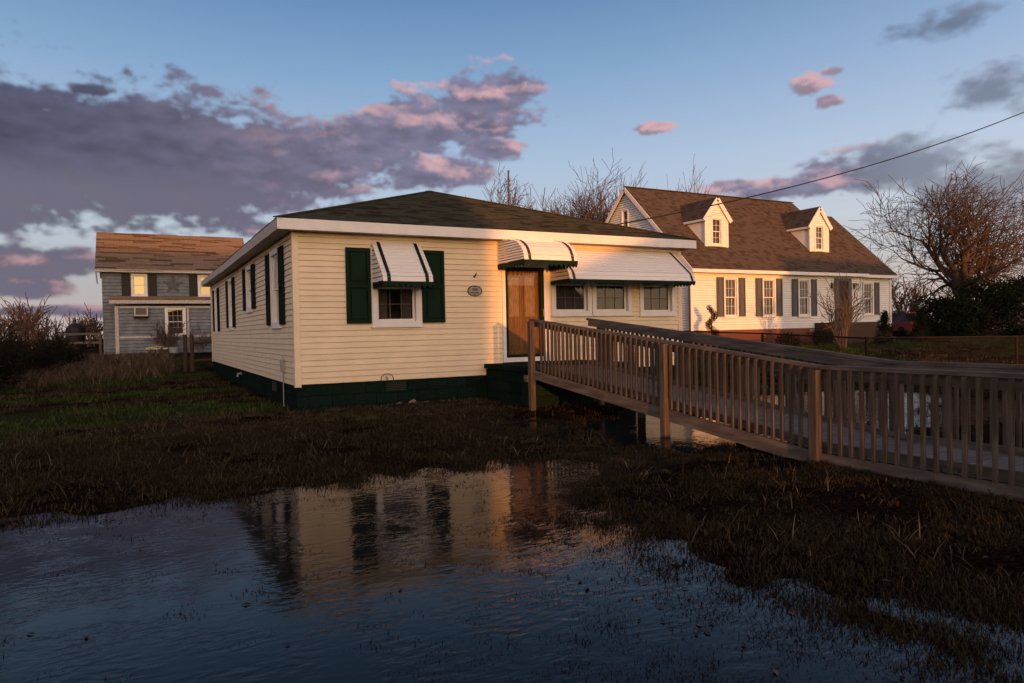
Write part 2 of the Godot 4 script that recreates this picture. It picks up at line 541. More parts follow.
# a sash window: outer casing rect; returns the hole for the wall
func window(parent: Node, T: Transform3D, u0: float, u1: float, v0: float, v1: float, o := {}) -> Rect2:
	var cw: float = o.get("casing", 0.09)
	var frame: Material = M[o.get("paint", "white_paint")]
	var c := MB.new()
	c.box(Vector3(u0, v0, -0.01), Vector3(u0 + cw, v1, 0.035), T)
	c.box(Vector3(u1 - cw, v0, -0.01), Vector3(u1, v1, 0.035), T)
	c.box(Vector3(u0 + cw, v1 - cw, -0.01), Vector3(u1 - cw, v1, 0.037), T)
	c.box(Vector3(u0 + cw, v0, -0.01), Vector3(u1 - cw, v0 + cw * 0.8, 0.033), T)
	c.box(Vector3(u0 - 0.02, v0 - 0.03, 0.0), Vector3(u1 + 0.02, v0 - 0.002, 0.06), T)
	# reveal
	c.box(Vector3(u0 + cw * 0.6, v0 + 0.01, -0.16), Vector3(u0 + cw, v1 - 0.01, -0.012), T)
	c.box(Vector3(u1 - cw, v0 + 0.01, -0.16), Vector3(u1 - cw * 0.6, v1 - 0.01, -0.012), T)
	c.box(Vector3(u0 + cw, v1 - cw, -0.16), Vector3(u1 - cw, v1 - cw * 0.5, -0.012), T)
	c.box(Vector3(u0 + cw, v0 + cw * 0.3, -0.16), Vector3(u1 - cw, v0 + cw * 0.8, -0.012), T)
	var win := part(c, "window", frame, parent)
	var a := u0 + cw
	var b := u1 - cw
	var p := v0 + cw * 0.8
	var q := v1 - cw
	var mid := lerpf(p, q, o.get("split", 0.5))
	var sw: float = o.get("sash", 0.04)
	for k in 2:
		var y0 := p if k == 0 else mid - sw * 0.5
		var y1 := mid + sw * 0.5 if k == 0 else q
		var n0 := -0.065 if k == 0 else -0.035
		var s := MB.new()
		s.box(Vector3(a + 0.002, y0, n0 - 0.012), Vector3(a + sw, y1, n0 + 0.012), T)
		s.box(Vector3(b - sw, y0, n0 - 0.012), Vector3(b - 0.002, y1, n0 + 0.012), T)
		s.box(Vector3(a + sw, y0, n0 - 0.011), Vector3(b - sw, y0 + sw, n0 + 0.011), T)
		s.box(Vector3(a + sw, y1 - sw, n0 - 0.011), Vector3(b - sw, y1, n0 + 0.011), T)
		part(s, "sash", frame, win)
		var cols: int = o.get("cols", 3)
		var rows: int = o.get("rows", 2)
		for i in range(1, cols):
			var x := lerpf(a + sw, b - sw, float(i) / cols)
			var mu := MB.new()
			mu.box(Vector3(x - 0.006, y0 + sw, n0 - 0.006), Vector3(x + 0.006, y1 - sw, n0 + 0.008), T)
			part(mu, "muntin", M[o.get("bars", "white_paint")], win)
		for i in range(1, rows):
			var y := lerpf(y0 + sw, y1 - sw, float(i) / rows)
			var mu := MB.new()
			mu.box(Vector3(a + sw, y - 0.006, n0 - 0.005), Vector3(b - sw, y + 0.006, n0 + 0.007), T)
			part(mu, "muntin", M[o.get("bars", "white_paint")], win)
		var g := MB.new()
		g.quad(T * Vector3(a + sw, y0 + sw, n0), T * Vector3(b - sw, y0 + sw, n0), T * Vector3(b - sw, y1 - sw, n0), T * Vector3(a + sw, y1 - sw, n0))
		part(g, "pane", M[o.get("glass", "glass")], win)
	var cover: String = o.get("cover", "")
	if cover == "blind":
		var y := p + float(o.get("blind_from", 0.0)) * (q - p)
		var sl := MB.new()
		while y < q:
			sl.quad(T * Vector3(a, y, -0.105), T * Vector3(b, y, -0.105), T * Vector3(b, y + 0.024, -0.122), T * Vector3(a, y + 0.024, -0.122))
			y += 0.026
		part(sl, "blind", M.blind, win).set_meta("kind", "stuff")
	elif cover == "curtain":
		for side in 2:
			var cu := MB.new()
			var wd := (b - a) * float(o.get("drape", 0.36))
			for i in 10:
				var x0 := a + wd * i / 10.0 if side == 0 else b - wd + wd * i / 10.0
				var x1 := x0 + wd / 10.0
				var d0 := -0.12 - 0.02 * (i % 2)
				var d1 := -0.12 - 0.02 * ((i + 1) % 2)
				cu.quad(T * Vector3(x0, p, d0), T * Vector3(x1, p, d1), T * Vector3(x1, q, d1), T * Vector3(x0, q, d0))
			part(cu, "curtain", M.curtain, win)
	var room := MB.new()
	room.box(Vector3(a - 0.02, p - 0.02, -0.62), Vector3(b + 0.02, q + 0.02, -0.60), T)
	for e in [[a - 0.02, a - 0.005, p, q], [b + 0.005, b + 0.02, p, q], [a, b, p - 0.02, p - 0.005], [a, b, q + 0.005, q + 0.02]]:
		room.box(Vector3(e[0], e[2], -0.60), Vector3(e[1], e[3], -0.161), T)
	part(room, "room_behind", M.interior, win)
	return Rect2(u0 + cw * 0.5, v0 + 0.02, u1 - u0 - cw, v1 - v0 - 0.04)

func shutter(parent: Node, T: Transform3D, u0: float, u1: float, v0: float, v1: float, m: Material, panels := 2) -> void:
	var b := MB.new()
	var e := 0.06 if u1 - u0 > 0.3 else 0.04
	b.box(Vector3(u0, v0, 0.016), Vector3(u0 + e, v1, 0.055), T)
	b.box(Vector3(u1 - e, v0, 0.016), Vector3(u1, v1, 0.055), T)
	var ys := [v0]
	for i in panels: ys.append(lerpf(v0, v1, (i + 1.0) / panels))
	b.box(Vector3(u0 + e, v0, 0.016), Vector3(u1 - e, v0 + e * 1.2, 0.054), T)
	b.box(Vector3(u0 + e, v1 - e * 1.2, 0.016), Vector3(u1 - e, v1, 0.054), T)
	for i in range(1, panels):
		b.box(Vector3(u0 + e, ys[i] - e * 0.6, 0.016), Vector3(u1 - e, ys[i] + e * 0.6, 0.054), T)
	b.box(Vector3(u0 + e, v0 + 0.01, 0.014), Vector3(u1 - e, v1 - 0.01, 0.020), T)
	var s := part(b, "shutter", m, parent)
	for i in panels:
		var pn := MB.new()
		var f := e + 0.03
		var y0: float = ys[i] + e + 0.03
		var y1: float = ys[i + 1] - e - 0.03
		pn.box(Vector3(u0 + f, y0, 0.020), Vector3(u1 - f, y1, 0.050), T)
		part(pn, "panel", m, s)

# shingles: T maps (along the eave, up the slope, out); lr is [from, to] at the eave and [from, to] at the top
func shingles(parent: Node, T: Transform3D, length: float, lr: Array, m: Material, course := 0.14, tabw := 0.30, spread := 0.35, seed_ := 4, lift := 0.012, rag := 0.0) -> MeshInstance3D:
	var b := MB.new()
	var r := RandomNumberGenerator.new()
	r.seed = seed_
	var i := 0
	while i * course < length:
		var v0 := i * course
		var v1 := minf(v0 + course * 1.02, length)
		var s0 := [lerpf(lr[0], lr[2], v0 / length), lerpf(lr[1], lr[3], v0 / length)]
		var s1 := [lerpf(lr[0], lr[2], v1 / length), lerpf(lr[1], lr[3], v1 / length)]
		var x := minf(float(s0[0]), float(s1[0])) - r.randf() * tabw
		var end := maxf(float(s0[1]), float(s1[1]))
		while x < end:
			var wd := tabw * r.randf_range(0.7, 1.35)
			var a0 := clampf(x, s0[0], s0[1])
			var b0 := clampf(x + wd - 0.006, s0[0], s0[1])
			var a1 := clampf(x, s1[0], s1[1])
			var b1 := clampf(x + wd - 0.006, s1[0], s1[1])
			if b0 - a0 > 0.004 or b1 - a1 > 0.004:
				var k := 1.0 - spread + spread * 2.0 * r.randf()
				b.col = Color(k, k * (1.0 - 0.22 * spread * r.randf()), k * (1.0 - 0.45 * spread * r.randf()))
				var h := lift * r.randf_range(0.6, 1.5)
				var dv := -rag * r.randf()
				b.quad(T * Vector3(a0, v0 + dv, h), T * Vector3(b0, v0 + dv, h), T * Vector3(b1, v1, 0.002), T * Vector3(a1, v1, 0.002))
				b.quad(T * Vector3(a0, v0 + dv, -0.004), T * Vector3(b0, v0 + dv, -0.004), T * Vector3(b0, v0 + dv, h), T * Vector3(a0, v0 + dv, h))
			x += wd
		i += 1
	var o := part(b, "shingles", m, parent)
	o.set_meta("kind", "stuff")
	return o

# frame of a roof slope from its eave line a->b and a point c on the ridge line
func slope(a: Vector3, b: Vector3, c: Vector3) -> Transform3D:
	var u := (b - a).normalized()
	var n := u.cross(c - a).normalized()
	return Transform3D(Basis(u, n.cross(u), n), a)

# a scalloped strip hanging from a line
func scallops(b: MB, a: Vector3, e: Vector3, drop: float, step := 0.11, out := Vector3(0, 0, 0.004)) -> void:
	var cnt := maxi(1, int(round((e - a).length() / step)))
	for i in cnt:
		var p := a.lerp(e, float(i) / cnt)
		var q := a.lerp(e, float(i + 1) / cnt)
		for k in 4:
			var t0 := k / 4.0
			var t1 := (k + 1) / 4.0
			var d0 := Vector3(0, -drop * (0.45 + 0.55 * sin(PI * t0)), 0)
			var d1 := Vector3(0, -drop * (0.45 + 0.55 * sin(PI * t1)), 0)
			for s in [out, -out]:
				b.quad(p.lerp(q, t0) + d0 + s, p.lerp(q, t1) + d1 + s, p.lerp(q, t1) + s, p.lerp(q, t0) + s)

# a metal awning: profile points (out, up) from the wall to the front edge
func awning(parent: Node, T: Transform3D, u0: float, u1: float, prof: Array, slats: int, stripes: Array, stripe_mat: Material, drop: float, valance: Material) -> void:
	var aw := Node3D.new()
	aw.name = "awning"
	parent.add_child(aw, true)
	var along := PackedFloat32Array([0.0])
	for i in prof.size() - 1:
		along.append(along[i] + (prof[i + 1] - prof[i]).length())
	var total := along[along.size() - 1]
	for i in slats:
		var p: Vector2 = along_profile(prof, along, total * i / slats)
		var q: Vector2 = along_profile(prof, along, total * (i + 1.0) / slats)
		var b := MB.new()
		var nn := Vector2(-(q - p).y, (q - p).x).normalized()
		var p2 := p + nn * 0.003
		var q2 := q + nn * 0.014
		b.quad(T * Vector3(u0, q2.y, q2.x), T * Vector3(u1, q2.y, q2.x), T * Vector3(u1, p2.y, p2.x), T * Vector3(u0, p2.y, p2.x))
		b.quad(T * Vector3(u0, p.y - 0.004, p.x), T * Vector3(u1, p.y - 0.004, p.x), T * Vector3(u1, q.y - 0.004, q.x), T * Vector3(u0, q.y - 0.004, q.x))
		b.quad(T * Vector3(u0, q.y, q.x), T * Vector3(u1, q.y, q.x), T * Vector3(u1, q2.y, q2.x), T * Vector3(u0, q2.y, q2.x))
		part(b, "slat", M.awning_white, aw)
	for s in stripes:
		var b := MB.new()
		var steps := 14
		for i in steps:
			var p: Vector2 = along_profile(prof, along, total * i / steps)
			var q: Vector2 = along_profile(prof, along, total * (i + 1.0) / steps)
			var nn := Vector2(-(q - p).y, (q - p).x).normalized() * 0.019
			b.quad(T * Vector3(s[0], q.y + nn.y, q.x + nn.x), T * Vector3(s[1], q.y + nn.y, q.x + nn.x), T * Vector3(s[1], p.y + nn.y, p.x + nn.x), T * Vector3(s[0], p.y + nn.y, p.x + nn.x))
		part(b, "stripe", stripe_mat, aw)
	var f: Vector2 = prof[prof.size() - 1]
	for side in [u0 + 0.004, u1 - 0.004]:       # slatted ends
		var b := MB.new()
		var rows := 9
		var top: float = prof[0].y
		for i in rows:
			var y0 := lerpf(f.y, top, float(i) / rows) + 0.012      # open gaps between the end slats
			var y1 := lerpf(f.y, top, (i + 1.0) / rows)
			var w0 := reach(prof, y0 + 0.001)
			var w1 := reach(prof, y1 - 0.001)
			var o := 0.018 * (1 if side > u0 + 0.1 else -1)
			b.quad(T * Vector3(side + o, y0, 0), T * Vector3(side + o, y0, w0), T * Vector3(side, y1, w1), T * Vector3(side, y1, 0))
			b.quad(T * Vector3(side, y0, 0), T * Vector3(side, y0, w0), T * Vector3(side + o, y0, w0), T * Vector3(side + o, y0, 0))
		part(b, "side_panel", M.awning_white, aw)
	var val := MB.new()
	scallops(val, T * Vector3(u0, f.y, f.x), T * Vector3(u1, f.y, f.x), drop)
	scallops(val, T * Vector3(u0, f.y, 0.0), T * Vector3(u0, f.y, f.x), drop, 0.11, Vector3(0.004, 0, 0))
	scallops(val, T * Vector3(u1, f.y, 0.0), T * Vector3(u1, f.y, f.x), drop, 0.11, Vector3(0.004, 0, 0))
	part(val, "valance", valance, aw)

func along_profile(prof: Array, along: PackedFloat32Array, s: float) -> Vector2:
	for i in prof.size() - 1:
		if s <= along[i + 1] + 1e-6:
			return prof[i].lerp(prof[i + 1], (s - along[i]) / (along[i + 1] - along[i]))
	return prof[prof.size() - 1]

func reach(prof: Array, y: float) -> float:
	for i in prof.size() - 1:
		if y <= prof[i].y + 1e-6 and y >= prof[i + 1].y - 1e-6 and prof[i].y > prof[i + 1].y:
			return lerpf(prof[i].x, prof[i + 1].x, (prof[i].y - y) / (prof[i].y - prof[i + 1].y))
	return prof[0].x if y > prof[0].y else prof[prof.size() - 1].x

func block_wall(parent: Node, T: Transform3D, w: float, rows: Array, called: String, bw: float, bh: float, ms: Array, gap := 0.008) -> void:
	var r := RandomNumberGenerator.new()
	r.seed = 71
	for i in rows.size():
		var x := -bw / 2 if i % 2 else 0.0
		while x < w - 0.02:
			var a := maxf(x, 0.0)
			var e := minf(x + bw, w)
			if e - a > 0.05:
				var b := MB.new()
				var k := r.randf_range(0.8, 1.15)
				b.col = Color(k, k, k)
				var d := r.randf_range(0.0, 0.006)
				b.box(Vector3(a + gap / 2, rows[i] + gap / 2, -0.05), Vector3(e - gap / 2, rows[i] + bh - gap / 2, d), T)
				part(b, called, ms[r.randi() % ms.size()], parent)
			x += bw

# ------------------------------------------------------------------ trees
func limb(b: MB, tw: MB, p: Vector3, d: Vector3, length: float, rad: float, lev: int, o: Dictionary, r: RandomNumberGenerator) -> void:
	var segs := 5 if lev < 2 else (4 if lev < 3 else 3)
	var pts := [p]
	var rads := [rad]
	var dirs := [d]
	var end: float = rad * (0.6 if lev == 0 else 0.4)
	for i in segs:
		var wig: float = o.wiggle * (0.5 if lev == 0 else 1.0)
		d = (d + rvec(r) * wig + UPV * float(o.lift) * (0.5 if lev < 2 else 1.0)).normalized()
		p += d * length / segs
		pts.append(p)
		dirs.append(d)
		rads.append(maxf(lerpf(rad, end, (i + 1.0) / segs), o.thin))
	var mb := b if lev == 0 else tw
	mb.tube(pts, rads, [9, 7, 5, 4, 3, 3, 3][lev])
	if lev >= o.n.size(): return
	var cnt: int = o.n[lev]
	for k in cnt:
		var t: float = lerpf(o.from[lev], 1.0, (k + r.randf()) / cnt)
		if k == cnt - 1: t = 1.0
		var fi := clampi(int(t * segs), 0, segs - 1)
		var at: Vector3 = pts[fi].lerp(pts[fi + 1], t * segs - fi)
		var dd: Vector3 = dirs[mini(fi + 1, segs)]
		var side := dd.cross(rvec(r)).normalized()
		var ang: float = r.randf_range(o.angle[0], o.angle[1])
		if k == cnt - 1: ang *= 0.45
		var nd := (dd * cos(ang) + side * sin(ang)).normalized()
		if o.flat > 0 and lev < 2: nd = Vector3(nd.x, nd.y * (1.0 - o.flat), nd.z).normalized()
		var nl: float = length * r.randf_range(o.short[0], o.short[1])
		limb(b, tw, at, nd, nl, maxf(lerpf(rad, end, t) * r.randf_range(0.55, 0.75), o.thin), lev + 1, o, r)

func bare_tree(called: String, label: String, at: Vector3, h: float, seed_: int, o := {}, m: Material = null, group := "", category := "tree") -> Node3D:
	var t := thing(called, label, category, at, group)
	var d := {"n": [6, 5, 5, 5, 4], "from": [0.35, 0.25, 0.2, 0.2, 0.2], "angle": [0.4, 0.95], "short": [0.55, 0.8], "wiggle": 0.24, "lift": 0.05, "thin": 0.009, "flat": 0.0, "rad": h * 0.022, "trunk": 0.42, "lean": Vector3.ZERO}
	d.merge(o, true)
	var r := RandomNumberGenerator.new()
	r.seed = seed_
	var b := MB.new()
	var tw := MB.new()
	limb(b, tw, Vector3(0, -0.15, 0), (UPV + d.lean).normalized(), h * d.trunk, d.rad, 0, d, r)
	var mm: Material = m if m else M.bark
	part(b, "trunk", mm, t)
	part(tw, "crown", mm, t)
	return t

# twiggy shrub: many stems from the base
func shrub(called: String, label: String, at: Vector3, h: float, stems: int, seed_: int, m: Material, group := "", spread := 0.6, thin := 0.006, leaves := 0, leaf_mat: Material = null, leaf := 0.06) -> Node3D:
	var t := thing(called, label, "bush", at, group)
	var r := RandomNumberGenerator.new()
	r.seed = seed_
	var b := MB.new()
	var d := {"n": [4, 4, 3], "from": [0.3, 0.2, 0.2], "angle": [0.25, 0.8], "short": [0.45, 0.75], "wiggle": 0.2, "lift": 0.03, "thin": thin, "flat": 0.0}
	for i in stems:
		var dir := (UPV + Vector3(r.randf_range(-1, 1), 0, r.randf_range(-1, 1)) * spread).normalized()
		limb(b, b, Vector3(r.randf_range(-0.12, 0.12), -0.05, r.randf_range(-0.12, 0.12)) * h, dir, h * r.randf_range(0.4, 0.62), h * 0.012, 0, d, r)
	part(b, "stems", m, t)
	if leaves > 0:
		var lf := MB.new()
		for i in leaves:
			var q: Vector3 = b.v[r.randi() % b.v.size()]
			if q.y < h * 0.06: continue
			leaf_quad(lf, q + rvec(r) * 0.05, leaf * r.randf_range(0.6, 1.3), r)
		part(lf, "leaves", leaf_mat, t).set_meta("kind", "stuff")
	return t

func leaf_quad(b: MB, p: Vector3, s: float, r: RandomNumberGenerator) -> void:
	var d := rvec(r).normalized()
	var e := d.cross(rvec(r)).normalized() * s * 0.45
	d *= s
	var k := r.randf_range(0.5, 1.5)
	b.col = Color(k, k * r.randf_range(0.85, 1.1), k * r.randf_range(0.7, 1.1))
	b.quad(p - d * 0.5, p + e * 0.5, p + d * 0.5, p - e * 0.5)

# dense evergreen: leaf sprays in uneven clumps round a trunk
func evergreen(called: String, label: String, at: Vector3, h: float, w: float, count: int, seed_: int, leaf: float, m: Material, group := "", cone := false, category := "bush") -> Node3D:
	var t := thing(called, label, category, at, group)
	var r := RandomNumberGenerator.new()
	r.seed = seed_
	var tr := MB.new()
	tr.tube([Vector3(0, -0.1, 0), Vector3(0.02, h * 0.5, 0.01), Vector3(0, h * 0.85, 0)], [w * 0.06, w * 0.04, w * 0.015], 6)
	var lf := MB.new()
	var clumps := []
	for i in maxi(12, count / (8 if cone else 60)):
		var y := pow(r.randf(), 0.8)
		var a := r.randf() * TAU
		var rad: float = w * 0.5 * ((1.0 - y) * 0.95 + 0.05 if cone else sqrt(maxf(0.05, 1.0 - pow(absf(y * 1.9 - 0.8) / 1.15, 2.2))))
		rad *= r.randf_range(0.55, 1.0)
		var q := Vector3(cos(a) * rad, y * h * 0.95 + 0.05 * h, sin(a) * rad)
		clumps.append(q)
		tr.tube([Vector3(0, maxf(0.0, q.y - rad * 0.6), 0), q], [w * 0.015, w * 0.006], 4)
	part(tr, "trunk", M.bark_dark, t)
	for i in count:
		var q: Vector3 = clumps[r.randi() % clumps.size()]
		var g := Vector3(r.randfn(0, 1), r.randfn(0, 0.8), r.randfn(0, 1)) * w * (0.07 if cone else 0.085)
		var p := q + g
		p.y = maxf(p.y, 0.02)
		leaf_quad(lf, p, leaf * r.randf_range(0.6, 1.4), r)
	part(lf, "crown", m, t)
	return t

# ------------------------------------------------------------------ ground, water, grass
func shore_x(z: float) -> float:
	if z < 7.0: return 1.9
	if z < 8.2: return lerpf(1.9, 0.35, (z - 7.0) / 1.2)
	return lerpf(0.3, 0.9, clampf((z - 8.2) / 3.0, 0, 1))

func in_puddle(x: float, z: float) -> float:      # > 0 inside, metres from the edge
	var wob := fbm.get_noise_2d(x * 1.6, z * 1.6) * 0.35
	return minf(z - 5.95, shore_x(z) - x + wob * 1.3) + wob * 0.35

func ground_y(x: float, z: float) -> float:
	var n1 := fbm.get_noise_2d(x, z)
	var n2 := fine.get_noise_2d(x, z)
	var h := n1 * 0.03 + n2 * 0.012 + 0.01
	h += 0.42 * smoothstep(12.0, 18.0, x) * smoothstep(3.0, -8.0, z)
	h += 0.36 * smoothstep(-10.0, -34.0, z) * (1.0 - smoothstep(12.0, 18.0, x))
	h -= 0.03 * smoothstep(0.5, 5.5, z)
	# the flooded ground round the ramp
	var wet := smoothstep(1.0, 2.6, x) * smoothstep(1.2, 4.2, z) * (1.0 - smoothstep(10.0, 12.5, x)) * (1.0 - smoothstep(13.0, 16.0, z))
	h = lerpf(h, WATER - 0.012 + n1 * 0.03 + n2 * 0.03 + 0.035 * smoothstep(6.6, 7.8, z) * smoothstep(1.5, 2.5, x) - 0.008, wet)
	for e in [[6.9, 4.0, 2.8, 1.9, 0.10], [4.0, 4.7, 1.0, 0.9, 0.09], [3.55, 5.8, 0.5, 0.5, 0.06]]:
		var q := Vector2((x - e[0]) / e[2], (z - e[1]) / e[3]).length()
		h -= e[4] * (1.0 - smoothstep(0.6, 1.1, q))
	var d := in_puddle(x, z)
	var far_side := 1.0 - smoothstep(13.5, 16.0, z)
	h = lerpf(h, WATER - 0.004 - 0.20 * smoothstep(0.0, 2.2, d) + n2 * 0.045 * (1.0 - smoothstep(-0.1, 0.35, d)), smoothstep(-0.6, 0.1, d) * far_side * smoothstep(-24.0, -18.0, x))
	h += 0.12 * smoothstep(14.0, 17.0, z)
	return h

func green_at(x: float, z: float) -> float:
	var g := fbm.get_noise_2d(x * 0.55 + 50, z * 0.9)
	var a := smoothstep(-0.02, 0.22, g) * smoothstep(3.0, -1.0, z) * smoothstep(-32.0, -24.0, z) * (1.0 - smoothstep(2.0, 4.0, x))
	var b := smoothstep(-0.35, 0.1, g) * smoothstep(12.0, 14.5, x)
	return maxf(a, b)

func axis(lo: float, hi: float, step: float, far: float) -> Array:
	var a := []
	var d := step
	var x := lo
	while x > -far:
		d *= 1.25
		x -= d
		a.push_front(x)
	x = lo
	while x < hi:
		a.append(x)
		x += step
	d = step
	while x < far:
		a.append(x)
		d *= 1.25
		x += d
	return a

func ground_and_water() -> void:
	fbm.seed = 5
	fbm.frequency = 0.22
	fbm.fractal_octaves = 4
	fine.seed = 8
	fine.frequency = 1.6
	fine.fractal_octaves = 2
	var xs := axis(-12, 16, 0.16, 900)
	var zs := axis(-16, 13, 0.16, 900)
	var b := MB.new()
	var mud := Vector3(0.020, 0.014, 0.010)
	var dry := Vector3(0.085, 0.058, 0.034)
	var green := Vector3(0.055, 0.078, 0.024)
	for z: float in zs:
		for x: float in xs:
			var h := ground_y(x, z)
			b.v.append(Vector3(x, h, z))
			b.n.append(UPV)
			var t := clampf(0.45 + fbm.get_noise_2d(x * 2.3 + 9, z * 2.3) * 1.2, 0, 1) * (1.0 - 0.8 * smoothstep(2.5, 6.0, z))
			var c := mud.lerp(dry, t).lerp(green, 0.8 * green_at(x, z))
			b.c.append(Color(c.x, c.y, c.z))
	var w := xs.size()
	for j in range(1, zs.size() - 1):
		for i in range(1, w - 1):
			var k := j * w + i
			var dx := (b.v[k + 1].y - b.v[k - 1].y) / (b.v[k + 1].x - b.v[k - 1].x)
			var dz := (b.v[k + w].y - b.v[k - w].y) / (b.v[k + w].z - b.v[k - w].z)
			b.n[k] = Vector3(-dx, 1.0, -dz).normalized()
	for j in zs.size() - 1:
		for i in w - 1:
			var k := j * w + i
			b.ix.append_array([k, k + 1, k + w, k + 1, k + w + 1, k + w])
	var g := put(b.mesh(), "ground", M.ground, self)
	g.set_meta("kind", "structure")
	g.set_meta("label", "dark soggy yard ground with patchy dry and green grass")
	var wt := MB.new()
	wt.quad(Vector3(-30, WATER, 17), Vector3(14, WATER, 17), Vector3(14, WATER, -1.5), Vector3(-30, WATER, -1.5))
	var ww := put(wt.mesh(), "water", M.water, self)
	ww.set_meta("kind", "structure")
	ww.set_meta("label", "dark rippled flood water reflecting the evening sky")

func tuft(blades: int, hgt: float, wid: float, spread: float, seed_: int) -> ArrayMesh:
	var b := MB.new()
	var r := RandomNumberGenerator.new()
	r.seed = seed_
	for i in blades:
		var a := r.randf() * TAU
		var base := Vector3(r.randf_range(-1, 1), 0, r.randf_range(-1, 1)) * spread
		var out := Vector3(cos(a), 0, sin(a))
		var s := Vector3(-out.z, 0, out.x) * wid * r.randf_range(0.7, 1.3) * 0.5
		var h := hgt * r.randf_range(0.45, 1.1)
		var lean := r.randf_range(0.2, 1.3) * h
		var m := base + UPV * h * 0.6 + out * lean * 0.4
		var t := base + UPV * h * r.randf_range(0.75, 1.0) + out * lean
		var k := r.randf_range(0.6, 1.4)
		b.col = Color(k, k, k)
		b.quad(base - s, base + s, m + s * 0.8, m - s * 0.8)
		b.tri(m - s * 0.8, m + s * 0.8, t)
	return b.mesh()

func scatter(called: String, label: String, mesh: Mesh, xf: Array, cols: Array) -> void:
	var mm := MultiMesh.new()
	mm.transform_format = MultiMesh.TRANSFORM_3D
	mm.use_colors = true
	mm.mesh = mesh
	mm.instance_count = xf.size()
	for i in xf.size():
		mm.set_instance_transform(i, xf[i])
		mm.set_instance_color(i, cols[i])
	var o := MultiMeshInstance3D.new()
	o.multimesh = mm
	o.material_override = M.grass
	o.name = called
	add_child(o)
	tag(o, label, "grass", "", "stuff")

func blocked(x: float, z: float) -> bool:
	return (x > -0.05 and x < 8.8 and z < 0.05 and z > -15.3) or (x > 3.6 and x < 5.9 and z < 2.05 and z > -0.1) or (x > 17.9 and x < 32.4 and z < -9.9)

